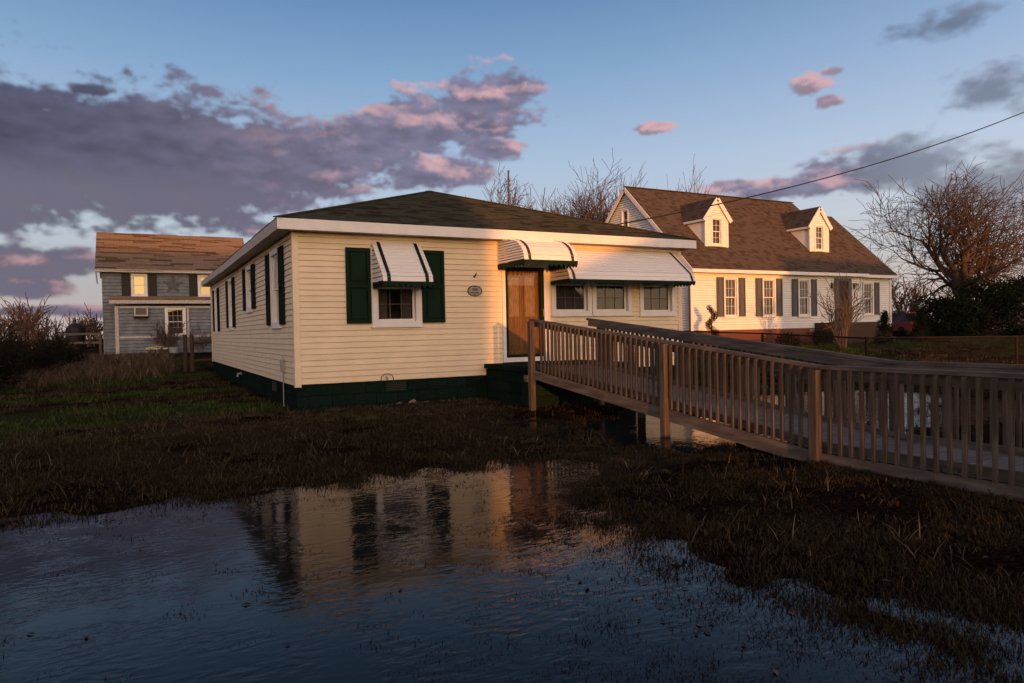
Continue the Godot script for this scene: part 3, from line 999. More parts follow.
func grass() -> void:
	var r := RandomNumberGenerator.new()
	r.seed = 19
	var xf := []
	var cols := []
	var tall := []
	var tcols := []
	# x0, x1, z0, z1, count, height
	for a in [[-8.0, 3.4, 0.0, 6.3, 40000, 0.72], [-10.0, -0.2, -34.0, 0.2, 20000, 1.3], [0.2, 3.6, 6.0, 12.5, 24000, 0.58], [3.5, 12.0, 1.0, 12.0, 7000, 0.9], [11.0, 40.0, -9.8, 9.0, 22000, 1.3]]:
		for i in a[4]:
			var x := r.randf_range(a[0], a[1])
			var z := r.randf_range(a[2], a[3])
			if blocked(x, z): continue
			var y := ground_y(x, z)
			var dens := 0.68 + fbm.get_noise_2d(x * 3.0, z * 3.0) * 1.6
			if y < WATER: dens -= (WATER - y) * 16.0
			if r.randf() > dens: continue
			var s: float = a[5] * lerpf(0.4, 2.0, pow(r.randf(), 1.8))
			if y < WATER: y = maxf(y, WATER - 0.03)
			xf.append(Transform3D(Basis(UPV, r.randf() * TAU).scaled(Vector3(s, s, s)), Vector3(x, y - 0.005, z)))
			var gr := green_at(x, z) * r.randf_range(0.4, 1.0)
			var t := r.randf()
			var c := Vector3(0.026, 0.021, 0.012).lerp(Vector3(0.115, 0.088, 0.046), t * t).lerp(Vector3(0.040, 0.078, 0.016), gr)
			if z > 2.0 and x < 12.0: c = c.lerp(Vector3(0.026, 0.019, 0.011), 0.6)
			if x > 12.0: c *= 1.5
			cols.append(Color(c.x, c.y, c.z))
	# weeds standing in the water, in loose rafts
	for i in 3600:
		var cx := r.randf_range(-4.0, 1.9)
		var cz := r.randf_range(6.2, 11.6)
		var d := in_puddle(cx, cz)
		if d < 0: continue
		var keep := exp(-d / 0.75) * (0.35 + 0.65 * smoothstep(-1.2, 0.2, cx)) + 0.75 * smoothstep(9.0, 10.6, cz + cx * 0.35) + 0.04
		if r.randf() > keep: continue
		for k in r.randi_range(2, 9):
			var x := cx + r.randfn(0, 0.07)
			var z := cz + r.randfn(0, 0.05)
			var s := r.randf_range(0.25, 0.75)
			xf.append(Transform3D(Basis(UPV, r.randf() * TAU).scaled(Vector3(s, s * 0.7, s)), Vector3(x, WATER - 0.008, z)))
			cols.append(Color(0.018, 0.013, 0.010) * r.randf_range(0.6, 1.6))
	for i in 9000:      # the ragged water's edge
		var x := r.randf_range(-0.8, 2.6)
		var z := r.randf_range(5.8, 12.5)
		var d := in_puddle(x, z)
		if absf(d - 0.05) > 0.45 or r.randf() > 1.0 - absf(d - 0.05) * 1.8: continue
		var s := r.randf_range(0.4, 1.1)
		xf.append(Transform3D(Basis(UPV, r.randf() * TAU).scaled(Vector3(s, s * 0.8, s)), Vector3(x, maxf(ground_y(x, z), WATER - 0.02), z)))
		cols.append(Color(0.024, 0.018, 0.011) * r.randf_range(0.5, 1.6))
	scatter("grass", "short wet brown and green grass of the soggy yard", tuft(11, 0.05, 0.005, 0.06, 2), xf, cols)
	var sx := []
	var sc := []
	var lx := []
	var lc := []
	for i in 5200:
		var x := r.randf_range(-7.0, 4.5)
		var z := r.randf_range(-2.0, 12.0)
		if blocked(x, z): continue
		var y := ground_y(x, z)
		if y < WATER - 0.06 and r.randf() > 0.03: continue
		y = maxf(y, WATER)
		if i % 2 == 0 and y > WATER + 0.001:
			var sz := r.randf_range(0.5, 1.6)
			sx.append(Transform3D(Basis(UPV, r.randf() * TAU).scaled(Vector3(sz, sz * r.randf_range(0.35, 1.0), sz)), Vector3(x, y - 0.01, z)))
			var k := r.randf_range(0.4, 1.5)
			sc.append(Color(0.115 * k, 0.085 * k, 0.05 * k))
		else:
			var sz := r.randf_range(0.5, 1.5)
			lx.append(Transform3D(Basis(rvec(r).normalized(), r.randf_range(0, 0.35)) * Basis(UPV, r.randf() * TAU).scaled(Vector3(sz, sz, sz)), Vector3(x, y + 0.004 + (0.02 * r.randf() if y > WATER + 0.001 else 0.0), z)))
			var k := r.randf_range(0.3, 1.6)
			lc.append(Color(0.07 * k, 0.045 * k, 0.026 * k))
	scatter("dead_stalks", "loose bent dead stalks lying in the wet yard grass", tuft(3, 0.13, 0.004, 0.05, 5), sx, sc)
	var lm := MB.new()
	lm.quad(Vector3(-0.018, 0, 0), Vector3(0, 0.003, 0.009), Vector3(0.019, 0, 0), Vector3(0, 0.004, -0.008))
	scatter("leaf_litter", "small brown fallen leaves scattered over grass and water", lm.mesh(), lx, lc)
	for i in 6500:
		var x := r.randf_range(-11.0, -1.2)
		var z := r.randf_range(-26.0, -7.5)
		var band := smoothstep(-10.0, -12.5, z + (x + 4.0) * 0.9 + fbm.get_noise_2d(x, z) * 3.0)
		if x > -2.6 and z > -16: band *= 0.2
		if r.randf() > band: continue
		var s := r.randf_range(0.5, 1.2)
		tall.append(Transform3D(Basis(UPV, r.randf() * TAU).scaled(Vector3(s, s, s)), Vector3(x, ground_y(x, z) - 0.02, z)))
		var t := r.randf()
		var c := Vector3(0.06, 0.042, 0.026).lerp(Vector3(0.26, 0.18, 0.11), t * t)
		tcols.append(Color(c.x, c.y, c.z))
	scatter("dry_grass", "tall straw coloured dry grass before the thicket", tuft(10, 0.5, 0.011, 0.10, 3), tall, tcols)

# ------------------------------------------------------------------ the yellow house
func ranch_house() -> void:
	var H := thing("ranch_house", "cream sided single storey house with hip roof and striped awnings", "house")
	var F := front(Vector3.ZERO)
	var L := left(Vector3(0, 0, -15.2))
	# openings
	var hf := []
	hf.append(window(H, F, 1.38, 2.34, 1.47, 2.90, {"casing": 0.11, "cover": "curtain", "drape": 0.3, "cols": 3, "rows": 2, "bars": "glass_bar"}))
	hf.append(window(H, F, 5.22, 6.22, 1.64, 2.95, {"casing": 0.10, "cover": "blind", "cols": 3, "rows": 2, "bars": "glass_bar"}))
	hf.append(window(H, F, 6.24, 7.29, 1.64, 2.95, {"casing": 0.10, "cover": "blind", "cols": 3, "rows": 2, "bars": "glass_bar"}))
	hf.append(window(H, F, 7.52, 8.54, 1.62, 2.95, {"casing": 0.10, "cover": "blind", "cols": 3, "rows": 2, "bars": "glass_bar"}))
	hf.append(Rect2(4.06, 0.60, 1.10, 2.20))
	siding(H, F, 8.72, 0.46, 3.14, 0.1035, hf, M.cream_siding, true)
	var hl := []
	# the left wall: window centre, half width, sill, head (z measured from the back corner)
	for a in [[-1.72, 0.50, 1.50, 3.02], [-5.28, 0.50, 1.92, 3.02], [-9.05, 0.50, 1.54, 3.0], [-13.2, 0.50, 1.46, 2.96]]:
		var u: float = a[0] + 15.2
		hl.append(window(H, L, u - a[1], u + a[1], a[2], a[3], {"casing": 0.11, "cover": "curtain", "drape": 0.45, "cols": 1, "rows": 1}))
		for s in [-1, 1]:
			var c: float = u + s * (a[1] + 0.24)
			shutter(H, L, c - 0.21, c + 0.21, a[2] + 0.04, a[3] - 0.04, M.dark_shutter)
	siding(H, L, 15.2, 0.44, 3.14, 0.1035, hl, M.cream_siding, true)
	shutter(H, F, 0.91, 1.36, 1.52, 2.89, M.green_paint)
	shutter(H, F, 2.36, 2.81, 1.52, 2.89, M.green_paint)
	# hidden walls
	var w := MB.new()
	w.box(Vector3(8.68, 0.44, -15.2), Vector3(8.72, 3.14, -0.02))
	w.box(Vector3(0.02, 0.44, -15.24), Vector3(8.72, 3.14, -15.2))
	part(w, "back_wall", M.cream_siding, H)
	var tr := MB.new()
	tr.box(Vector3(-0.018, 0.42, -0.09), Vector3(0.09, 3.14, 0.022))
	part(tr, "corner_trim", M.cream_siding, H)
	var t2 := MB.new()
	t2.box(Vector3(8.63, 0.42, -0.06), Vector3(8.74, 3.14, 0.022))
	part(t2, "corner_trim", M.cream_siding, H)
	var t3 := MB.new()
	t3.box(Vector3(-0.018, 0.42, -15.25), Vector3(0.05, 3.14, -15.14))
	part(t3, "corner_trim", M.cream_siding, H)
	# block foundation
	var core := MB.new()
	core.box(Vector3(0.05, -0.35, -15.15), Vector3(8.68, 0.455, -0.045))
	part(core, "foundation_core", M.mortar, H)
	block_wall(H, front(Vector3(0.02, 0, -0.02)), 8.66, [0.255, 0.05, -0.155], "foundation_block", 0.405, 0.203, [M.green_block])
	block_wall(H, left(Vector3(0.02, 0, -15.18)), 15.14, [0.255, 0.05, -0.155], "foundation_block", 0.405, 0.203, [M.green_block])
	# roof
	var c0 := Vector3(-0.30, 3.32, 0.30)
	var c1 := Vector3(8.95, 3.32, 0.30)
	var c2 := Vector3(8.95, 3.32, -15.35)
	var c3 := Vector3(-0.30, 3.32, -15.35)
	var r0 := Vector3(4.24, 4.91, -4.25)
	var r1 := Vector3(4.24, 4.91, -10.9)
	var deck := MB.new()
	var dn := Vector3(0, -0.02, 0)
	deck.tri(c0 + dn, c1 + dn, r0 + dn)
	deck.quad(c3 + dn, c0 + dn, r0 + dn, r1 + dn)
	deck.quad(c1 + dn, c2 + dn, r1 + dn, r0 + dn)
	deck.tri(c2 + dn, c3 + dn, r1 + dn)
	var roof := part(deck, "roof", M.shingle_dark, H)
	var ls := (r0 - Vector3(r0.x, 3.32, 0.30)).length()
	shingles(roof, slope(c0, c1, r0), ls, [0.0, 9.25, 4.54, 4.54], M.shingle_dark, 0.14, 0.27, 0.60, 4)
	var ll := (r0 - Vector3(-0.30, 3.32, r0.z)).length()
	shingles(roof, slope(c3, c0, r0), ll, [0.0, 15.65, 4.45, 11.10], M.shingle_dark, 0.14, 0.27, 0.60, 6)
	var lr := (r0 - Vector3(8.95, 3.32, r0.z)).length()
	shingles(roof, slope(c1, c2, r0), lr, [0.0, 15.65, 4.55, 11.20], M.shingle_dark, 0.14, 0.27, 0.60, 7)
	for e in [[c0, r0], [c1, r0], [r0, r1]]:       # ridge caps
		var cap := MB.new()
		cap.beam(e[0] + Vector3(0, 0.012, 0), e[1] + Vector3(0, 0.012, 0), 0.16, 0.02)
		part(cap, "ridge_cap", M.shingle_dark, roof)
	# eaves
	var fa := MB.new()
	fa.box(Vector3(-0.30, 3.13, 0.27), Vector3(8.95, 3.315, 0.30))
	part(fa, "fascia", M.white_paint, H)
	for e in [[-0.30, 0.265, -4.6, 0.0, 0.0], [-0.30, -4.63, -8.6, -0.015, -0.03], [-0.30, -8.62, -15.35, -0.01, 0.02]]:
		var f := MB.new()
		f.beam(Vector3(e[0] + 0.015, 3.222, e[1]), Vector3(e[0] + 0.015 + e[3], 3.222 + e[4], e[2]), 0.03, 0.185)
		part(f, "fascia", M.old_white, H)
	var f2 := MB.new()
	f2.box(Vector3(8.92, 3.13, -15.3), Vector3(8.95, 3.31, 0.265))
	part(f2, "fascia", M.white_paint, H)
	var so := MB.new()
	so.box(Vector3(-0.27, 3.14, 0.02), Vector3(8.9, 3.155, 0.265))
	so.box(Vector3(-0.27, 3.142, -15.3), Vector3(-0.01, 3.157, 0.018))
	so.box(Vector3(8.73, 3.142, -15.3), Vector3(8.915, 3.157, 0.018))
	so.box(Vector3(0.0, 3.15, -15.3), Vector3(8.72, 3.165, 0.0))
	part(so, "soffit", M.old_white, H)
	# awnings
	var st: Material = M.awning_green
	awning(H, F, 1.40, 2.34, [Vector2(0.02, 3.0), Vector2(0.62, 2.36), Vector2(0.635, 2.25)], 11, [[1.48, 1.545], [2.195, 2.26]], st, 0.11, M.awning_green)
	awning(H, F, 3.98, 5.17, [Vector2(0.02, 3.125), Vector2(0.5, 3.10), Vector2(0.78, 3.04), Vector2(0.97, 2.93), Vector2(1.08, 2.78), Vector2(1.10, 2.66)], 14, [[4.07, 4.13], [5.02, 5.08]], M.awning_maroon, 0.12, M.awning_green)
	awning(H, F, 5.21, 8.50, [Vector2(0.02, 3.03), Vector2(0.68, 2.50), Vector2(0.74, 2.34)], 11, [[5.29, 5.345], [8.375, 8.43]], M.awning_maroon, 0.09, M.awning_green)
	# front door
	var tw := MB.new()
	tw.box(Vector3(4.06, 0.70, -0.03), Vector3(4.13, 2.72, 0.04))
	tw.box(Vector3(5.03, 0.70, -0.03), Vector3(5.16, 2.72, 0.04))
	tw.box(Vector3(4.13, 2.62, -0.03), Vector3(5.03, 2.72, 0.038))
	tw.box(Vector3(4.13, 0.70, -0.03), Vector3(5.03, 0.79, 0.036))
	var sd := part(tw, "door", M.white_paint, H)
	var gf := MB.new()
	gf.box(Vector3(4.131, 0.791, 0.0), Vector3(4.19, 2.619, 0.03))
	gf.box(Vector3(4.95, 0.791, 0.0), Vector3(5.029, 2.619, 0.03))
	gf.box(Vector3(4.19, 2.55, 0.0), Vector3(4.95, 2.619, 0.029))
	gf.box(Vector3(4.19, 0.791, 0.0), Vector3(4.95, 0.85, 0.029))
	part(gf, "storm_frame", M.green_paint, sd)
	var gp := MB.new()
	gp.quad(Vector3(4.19, 0.85, 0.015), Vector3(4.95, 0.85, 0.015), Vector3(4.95, 2.55, 0.015), Vector3(4.19, 2.55, 0.015))
	part(gp, "pane", M.glass, sd)
	var ind := MB.new()
	ind.box(Vector3(4.13, 0.79, -0.14), Vector3(5.03, 2.62, -0.10))
	part(ind, "inner_door", M.door_wood, sd)
	for x in [4.27, 4.64]:
		var li := MB.new()
		li.box(Vector3(x, 1.62, -0.10), Vector3(x + 0.24, 2.42, -0.094))
		part(li, "curtained_light", M.lace, sd)
		var fr := MB.new()
		for q in [[x - 0.03, x, 1.59, 2.45], [x + 0.24, x + 0.27, 1.59, 2.45], [x, x + 0.24, 1.59, 1.62], [x, x + 0.24, 2.42, 2.45]]:
			fr.box(Vector3(q[0], q[2], -0.10), Vector3(q[1], q[3], -0.082))
		part(fr, "moulding", M.door_wood, sd)
		var pa := MB.new()
		pa.box(Vector3(x - 0.02, 0.95, -0.10), Vector3(x + 0.26, 1.42, -0.088))
		part(pa, "panel", M.door_wood, sd)
	var hd := MB.new()
	hd.tube([Vector3(4.985, 1.62, 0.03), Vector3(4.985, 1.62, 0.075), Vector3(4.985, 1.76, 0.075), Vector3(4.985, 1.76, 0.03)], [0.01, 0.01, 0.01, 0.01], 6, true)
	part(hd, "handle", M.brass, sd)
	# small fittings
	var vt := MB.new()
	vt.box(Vector3(1.60, 0.25, -0.01), Vector3(2.02, 0.44, 0.012))
	var vv := part(vt, "vent", M.green_paint, H)
	for i in 5:
		var sl := MB.new()
		sl.beam(Vector3(1.63, 0.28 + i * 0.032, 0.018), Vector3(1.99, 0.28 + i * 0.032, 0.018), 0.012, 0.012)
		part(sl, "slat", M.metal_dark, vv)
	var fc := MB.new()
	fc.tube([Vector3(1.62, 0.53, 0.0), Vector3(1.62, 0.53, 0.07), Vector3(1.62, 0.48, 0.10)], [0.014, 0.014, 0.012], 7, true)
	part(fc, "faucet", M.metal_grey, H)
	var hp := []
	var hr := []
	for i in 16:
		var a := PI * 1.25 - i * PI * 1.5 / 15
		hp.append(Vector3(1.63 + 0.12 * cos(a), 0.48 + 0.11 * sin(a) - (0.2 if i == 0 else 0.0), 0.05))
		hr.append(0.006)
	var ho := MB.new()
	ho.tube(hp, hr, 5)
	part(ho, "cable", M.black, H)
	var cb := MB.new()
	var cp := []
	for i in 13:
		cp.append(Vector3(2.2 + i * 0.118, 0.42 - 0.11 * sin(PI * i / 12.0), 0.022))
	cb.tube(cp, hr.slice(0, 13), 5)
	part(cb, "cable", M.black, H)
	var pl := MB.new()
	for q in [[1.72, 0.26, 0.05], [1.95, 0.34, 0.09], [2.25, 0.30, 0.03], [2.62, 0.22, 0.025]]:
		pl.quad(Vector3(q[0], -0.06, 0.012), Vector3(q[0] + q[1], -0.06, 0.012), Vector3(q[0] + q[1] * 0.6, q[2], 0.012), Vector3(q[0] + q[1] * 0.35, q[2] * 0.6, 0.012))
	part(pl, "peeled_paint", M.peeled, H)
	var me := MB.new()
	me.box(Vector3(-0.075, 0.66, -1.03), Vector3(-0.012, 0.88, -0.93))
	me.box(Vector3(-0.085, 0.70, -1.015), Vector3(-0.0751, 0.86, -0.945))
	var mb := part(me, "meter_box", M.metal_grey, H)
	var pi := MB.new()
	pi.tube([Vector3(-0.04, 0.66, -0.98), Vector3(-0.04, 0.3, -0.98), Vector3(-0.04, -0.1, -0.98)], [0.012, 0.012, 0.012], 7)
	pi.tube([Vector3(-0.04, 0.88, -0.98), Vector3(-0.04, 0.95, -0.98)], [0.012, 0.006], 7, true)
	part(pi, "conduit", M.metal_grey, mb)
	var v2 := MB.new()
	v2.box(Vector3(-0.012, 0.22, -2.4), Vector3(0.03, 0.40, -2.05))
	part(v2, "vent", M.metal_dark, H)
	var sp := MB.new()
	sp.tube([Vector3(0.0, 0.34, -7.2), Vector3(-0.09, 0.34, -7.2), Vector3(-0.11, 0.26, -7.2)], [0.03, 0.03, 0.03], 8, true)
	part(sp, "drain_spout", M.metal_grey, H)
	var mast := MB.new()
	mast.tube([Vector3(8.86, 0.6, -3.2), Vector3(8.86, 4.12, -3.2)], [0.025, 0.025], 8, true)
	part(mast, "service_mast", M.metal_grey, H)

	var plq := thing("address_plaque", "small oval grey house number plaque on cream siding", "plaque", Vector3(3.46, 2.13, 0.012))
	var ring := MB.new()
	var disc := MB.new()
	for i in 28:
		var a := TAU * i / 28
		var b := TAU * (i + 1) / 28
		var pa := Vector3(0.16 * cos(a), 0.108 * sin(a), 0)
		var pb := Vector3(0.16 * cos(b), 0.108 * sin(b), 0)
		disc.tri(Vector3(0, 0, 0.012), pa * 0.86 + Vector3(0, 0, 0.012), pb * 0.86 + Vector3(0, 0, 0.012))
		ring.quad(pa, pb, pb * 0.97 + Vector3(0, 0, 0.02), pa * 0.97 + Vector3(0, 0, 0.02))
		ring.quad(pa * 0.97 + Vector3(0, 0, 0.02), pb * 0.97 + Vector3(0, 0, 0.02), pb * 0.86 + Vector3(0, 0, 0.012), pa * 0.86 + Vector3(0, 0, 0.012))
	part(disc, "face", M.plaque, plq)
	part(ring, "rim", M.plaque_dark, plq)
	for q in [[-0.05, 0.030, 0.022, 0.05], [-0.012, 0.030, 0.026, 0.05], [0.028, 0.030, 0.026, 0.05], [-0.085, -0.038, 0.05, 0.022], [-0.028, -0.038, 0.055, 0.022], [0.034, -0.038, 0.05, 0.022], [-0.03, 0.084, 0.06, 0.012], [-0.03, -0.078, 0.06, 0.012]]:
		var gl := MB.new()
		gl.box(Vector3(q[0], q[1] - q[3] * 0.5, 0.012), Vector3(q[0] + q[2], q[1] + q[3] * 0.5, 0.016))
		part(gl, "mark", M.plaque_dark, plq)
	var orn := thing("wall_hook", "small metal hook ornament on siding above the oval plaque", "hook", Vector3(3.47, 2.44, 0.012))
	var o1 := MB.new()
	o1.tube([Vector3(-0.015, -0.035, 0.0), Vector3(-0.01, -0.02, 0.03), Vector3(0.02, 0.02, 0.02), Vector3(0.035, 0.045, 0.01)], [0.02, 0.016, 0.011, 0.007], 7, true)
	part(o1, "hook", M.metal_dark, orn)

	var stoop := thing("stoop", "dark green painted block stoop below the front door", "stoop", Vector3(3.64, 0, 0.03))
	var sb := MB.new()
	sb.box(Vector3(0.05, -0.35, 0.0), Vector3(2.2, 0.60, 1.88))
	part(sb, "core", M.mortar, stoop)
	var sl2 := MB.new()
	sl2.box(Vector3(-0.02, 0.601, 0.005), Vector3(2.27, 0.69, 1.97))
	part(sl2, "slab", M.green_block, stoop)
	block_wall(stoop, left(Vector3(0.02, 0, 0.02)), 1.90, [0.39, 0.185, -0.02, -0.225], "block", 0.405, 0.203, [M.green_block])
	block_wall(stoop, front(Vector3(0.03, 0, 1.93)), 2.2, [0.39, 0.185, -0.02, -0.225], "block", 0.405, 0.203, [M.green_block])

# ------------------------------------------------------------------ the ramp
func deck_y(z: float) -> float:
	return 0.70 - 0.105 * clampf(z - 2.2, 0.0, 5.68)

func ramp() -> void:
	var x0 := 3.53
	var x1 := 4.73
	var zt := 11.4
	var R := thing("wooden_ramp", "weathered wooden access ramp with baluster railings up to the front door", "ramp", Vector3.ZERO)
	var r := RandomNumberGenerator.new()
	r.seed = 90
	# deck boards
	var z := 2.05
	while z < zt:
		var b := MB.new()
		var k := r.randf_range(0.75, 1.15)
		b.col = Color(k, k * 0.99, k * 0.97)
		var y := deck_y(z)
		b.beam(Vector3(x0 + 0.03, y - 0.016 + r.randf_range(-0.002, 0.002), z + 0.066), Vector3(x1 - 0.03, y - 0.016 + r.randf_range(-0.002, 0.002), z + 0.066), 0.132, 0.032, Vector3(0, 1, 0.105 if z < 7.8 else 0.0).normalized())
		part(b, "deck_board", M.deck_wood, R)
		z += 0.14
	# stringers and rails in two runs: the slope and the level walk
	for sx in [[x0, 0.05], [x1, -0.05]]:
		for seg in [[2.15, 7.88], [7.885, zt]]:
			var za: float = seg[0]
			var zb: float = seg[1]
			var ya := deck_y(za)
			var yb := deck_y(zb)
			var X: float = sx[0]
			var dx: float = sx[1]
			var s := MB.new()
			s.beam(Vector3(X - signf(dx) * 0.03, ya - 0.105, za), Vector3(X - signf(dx) * 0.03, yb - 0.105, zb), 0.038, 0.15)
			part(s, "stringer", M.wood_board, R)
			var kb := MB.new()      # kick board along the deck edge, inside
			kb.beam(Vector3(X + dx * 0.8, ya + 0.035, za), Vector3(X + dx * 0.8, yb + 0.035, zb), 0.03, 0.07)
			part(kb, "kick_board", M.wood_board, R)
			var cp := MB.new()
			cp.beam(Vector3(X + dx * 0.3, ya + 0.815, za - (0.06 if za < 3 else 0.0)), Vector3(X + dx * 0.3, yb + 0.815, zb), 0.088, 0.036)
			part(cp, "top_rail", M.wood_board, R)
			var rb := MB.new()
			rb.beam(Vector3(X + dx * 0.82, ya + 0.742, za), Vector3(X + dx * 0.82, yb + 0.742, zb), 0.036, 0.095)
			part(rb, "rail_board", M.wood_board, R)
	# posts
	for p in [[x0, 2.215, 0.0], [x0, 5.62, 0.0], [x0, 7.87, 0.0], [x0, 10.6, 0.0], [x1, 2.34, 0.0], [x1, 5.6, 0.0], [x1, 7.85, 0.0], [x1, 10.6, 0.0]]:
		var out := -0.066 if p[0] == x0 else 0.066
		var b := MB.new()
		var k := r.randf_range(0.9, 1.12)
		b.col = Color(k, k, k)
		b.box(Vector3(p[0] + out - 0.045, -0.4, p[1] - 0.045), Vector3(p[0] + out + 0.045, deck_y(p[1]) + 0.79, p[1] + 0.045))
		part(b, "post", M.wood_upright, R)
	# balusters
	for X in [x0, x1]:
		var out := -0.04 if X == x0 else 0.04
		var bz := 2.38
		while bz < zt:
			var near_post := false
			for p in [2.215, 2.34, 5.62, 7.87, 10.6]:
				if absf(bz - p) < 0.06: near_post = true
			if not near_post:
				var b := MB.new()
				var k := r.randf_range(0.78, 1.15)
				b.col = Color(k, k * r.randf_range(0.97, 1.0), k * r.randf_range(0.94, 1.0))
				var y := deck_y(bz)
				var tw := r.randf_range(-0.004, 0.004)
				var dz := r.randf_range(-0.006, 0.006)
				b.beam(Vector3(X + out, y - 0.02 - 0.01 * r.randf(), bz + dz), Vector3(X + out + tw, y + 0.79, bz + dz + tw), 0.032, 0.032, Vector3(0, 0, 1))
				part(b, "baluster", M.wood_upright, R)
			bz += 0.115
	# supports below
	for p in [[4.45, 3.9], [4.64, 6.6]]:
		var b := MB.new()
		b.box(Vector3(p[0] - 0.045, -0.4, p[1] - 0.045), Vector3(p[0] + 0.045, deck_y(p[1]) - 0.19, p[1] + 0.045))
		part(b, "support", M.wood_upright, R)
	for zz in [3.9, 5.62, 6.6]:
		var b := MB.new()
		b.beam(Vector3(x0 + 0.02, deck_y(zz) - 0.115, zz), Vector3(x1 - 0.02, deck_y(zz) - 0.115, zz), 0.038, 0.14)
		part(b, "joist", M.wood_board, R)
	var lg := MB.new()
	lg.box(Vector3(3.40, 0.46, 2.05), Vector3(3.60, 0.57, 2.165))
	part(lg, "ledger", M.wood_board, R)

# ------------------------------------------------------------------ the white house with dormers
func white_house() -> void:
	var H := thing("cape_house", "white sided house with brown shingle roof and two gabled dormers", "house")
	var x0 := 18.1
	var x1 := 29.12
	var F := front(Vector3(0, 0, -10))
	var holes := []
	for a in [[19.97, 20.81], [22.29, 23.13], [24.59, 25.43]]:
		holes.append(window(H, F, a[0], a[1], 1.71, 3.47, {"casing": 0.09, "cover": "curtain", "drape": 0.42, "cols": 3, "rows": 2}))
		shutter(H, F, a[0] - 0.41, a[0] - 0.01, 1.74, 3.44, M.grey_shutter)
		shutter(H, F, a[1] + 0.01, a[1] + 0.41, 1.74, 3.44, M.grey_shutter)
	holes.append(Rect2(27.3, 1.30, 0.86, 2.15))
	var Fs := front(Vector3(x0, 0, -10.026))
	var sh := []
	for h: Rect2 in holes: sh.append(Rect2(h.position - Vector2(x0, 0), h.size))
	siding(H, Fs, x1 - x0, 1.16, 3.60, 0.105, sh, M.white_siding, false, [], 0.032, 0.028)
	# left gable
	var L := left(Vector3(x0, 0, -18.4))
	var gw := [window(H, L, 3.75, 4.3, 5.95, 6.95, {"casing": 0.08, "cols": 1, "rows": 1})]
	siding(H, L, 8.4, 1.16, 7.8, 0.105, gw, M.white_siding, false, [4.2, 7.86, 0.933], 0.032, 0.028)
	var rest := MB.new()
	rest.box(Vector3(x0, 1.16, -18.42), Vector3(32.3, 3.6, -18.4))
	rest.quad(Vector3(32.3, 1.16, -10.6), Vector3(32.3, 1.16, -18.4), Vector3(32.3, 3.7, -18.4), Vector3(32.3, 3.7, -10.6))
	rest.tri(Vector3(32.3, 3.7, -10.6), Vector3(32.3, 3.7, -18.0), Vector3(32.3, 7.3, -14.2))
	rest.quad(Vector3(x1, 1.16, -10), Vector3(x1, 1.16, -10.62), Vector3(x1, 3.7, -10.62), Vector3(x1, 3.7, -10))
	rest.tri(Vector3(x1 + 0.05, 3.6, -9.8), Vector3(x1 + 0.05, 3.6, -18.5), Vector3(x1 + 0.05, 7.85, -14.2))
	part(rest, "wall", M.white_siding, H)
	# wing front
	var Wf := front(Vector3(x1, 0, -10.6))
	var wh := [window(H, Wf, 0.92, 1.77, 1.74, 3.44, {"casing": 0.09, "cover": "curtain", "drape": 0.3, "cols": 3, "rows": 2})]
	siding(H, front(Vector3(x1, 0, -10.626)), 32.3 - x1, 1.16, 3.62, 0.105, wh, M.white_siding, false, [], 0.032, 0.028)
	shutter(H, Wf, 0.50, 0.90, 1.77, 3.41, M.grey_shutter)
	shutter(H, Wf, 1.79, 2.19, 1.77, 3.41, M.grey_shutter)
	# trim posts
	for a in [[x0 - 0.02, x0 + 0.10, -10.09, -9.97], [x1 - 0.08, x1 + 0.02, -10.09, -9.97], [32.2, 32.32, -10.69, -10.57]]:
		var t := MB.new()
		t.box(Vector3(a[0], 1.14, a[2]), Vector3(a[1], 3.6, a[3]))
		part(t, "corner_trim", M.white_paint, H)
	var ds := MB.new()
	ds.tube([Vector3(x0 - 0.05, 0.5, -10.0), Vector3(x0 - 0.05, 3.6, -10.0)], [0.04, 0.04], 6)
	part(ds, "downspout", M.metal_dark, H)
	var fo := MB.new()
	fo.box(Vector3(x0 + 0.03, -0.2, -18.3), Vector3(x1, 1.155, -10.02))
	fo.box(Vector3(x1, -0.2, -18.3), Vector3(32.27, 1.155, -10.63))
	part(fo, "foundation", M.brick, H)
	var fv := MB.new()
	fv.box(Vector3(25.4, 0.98, -10.03), Vector3(25.75, 1.13, -10.0))
	part(fv, "vent", M.metal_grey, H)
	# roof
	var a0 := Vector3(x0 - 0.15, 3.75, -9.7)
	var a1 := Vector3(x1 + 0.15, 3.75, -9.7)
	var rl := Vector3(x0 - 0.15, 7.95, -14.2)
	var rr := Vector3(x1 + 0.15, 7.95, -14.2)
	var bk := Vector3(0, 0, -9.0)
	var dn := Vector3(0, -0.03, 0)
	var rd := MB.new()
	rd.quad(a0 + dn, a1 + dn, rr + dn, rl + dn)
	rd.quad(a1 + bk, a0 + bk, rl, rr)
	var w0 := Vector3(x1 + 0.15, 3.77, -10.3)
	var w1 := Vector3(32.45, 3.77, -10.3)
	var wr0 := Vector3(x1 + 0.15, 7.4, -14.2)
	var wr1 := Vector3(32.45, 7.4, -14.2)
	rd.quad(w0 + dn, w1 + dn, wr1 + dn, wr0 + dn)
	rd.quad(w1 + Vector3(0, 0, -7.8), w0 + Vector3(0, 0, -7.8), wr0, wr1)
	var roof := part(rd, "roof", M.shingle_brown, H)
	var ln := (rl - a0).length()
	shingles(roof, slope(a0, a1, rl), ln, [0.0, x1 - x0 + 0.3, 0.0, x1 - x0 + 0.3], M.shingle_brown, 0.145, 0.24, 0.42, 11, 0.016)
	shingles(roof, slope(w0, w1, wr0), (wr0 - w0).length(), [0.0, 3.18, 0.0, 3.18], M.shingle_brown, 0.145, 0.24, 0.42, 12, 0.016)
	var rc := MB.new()
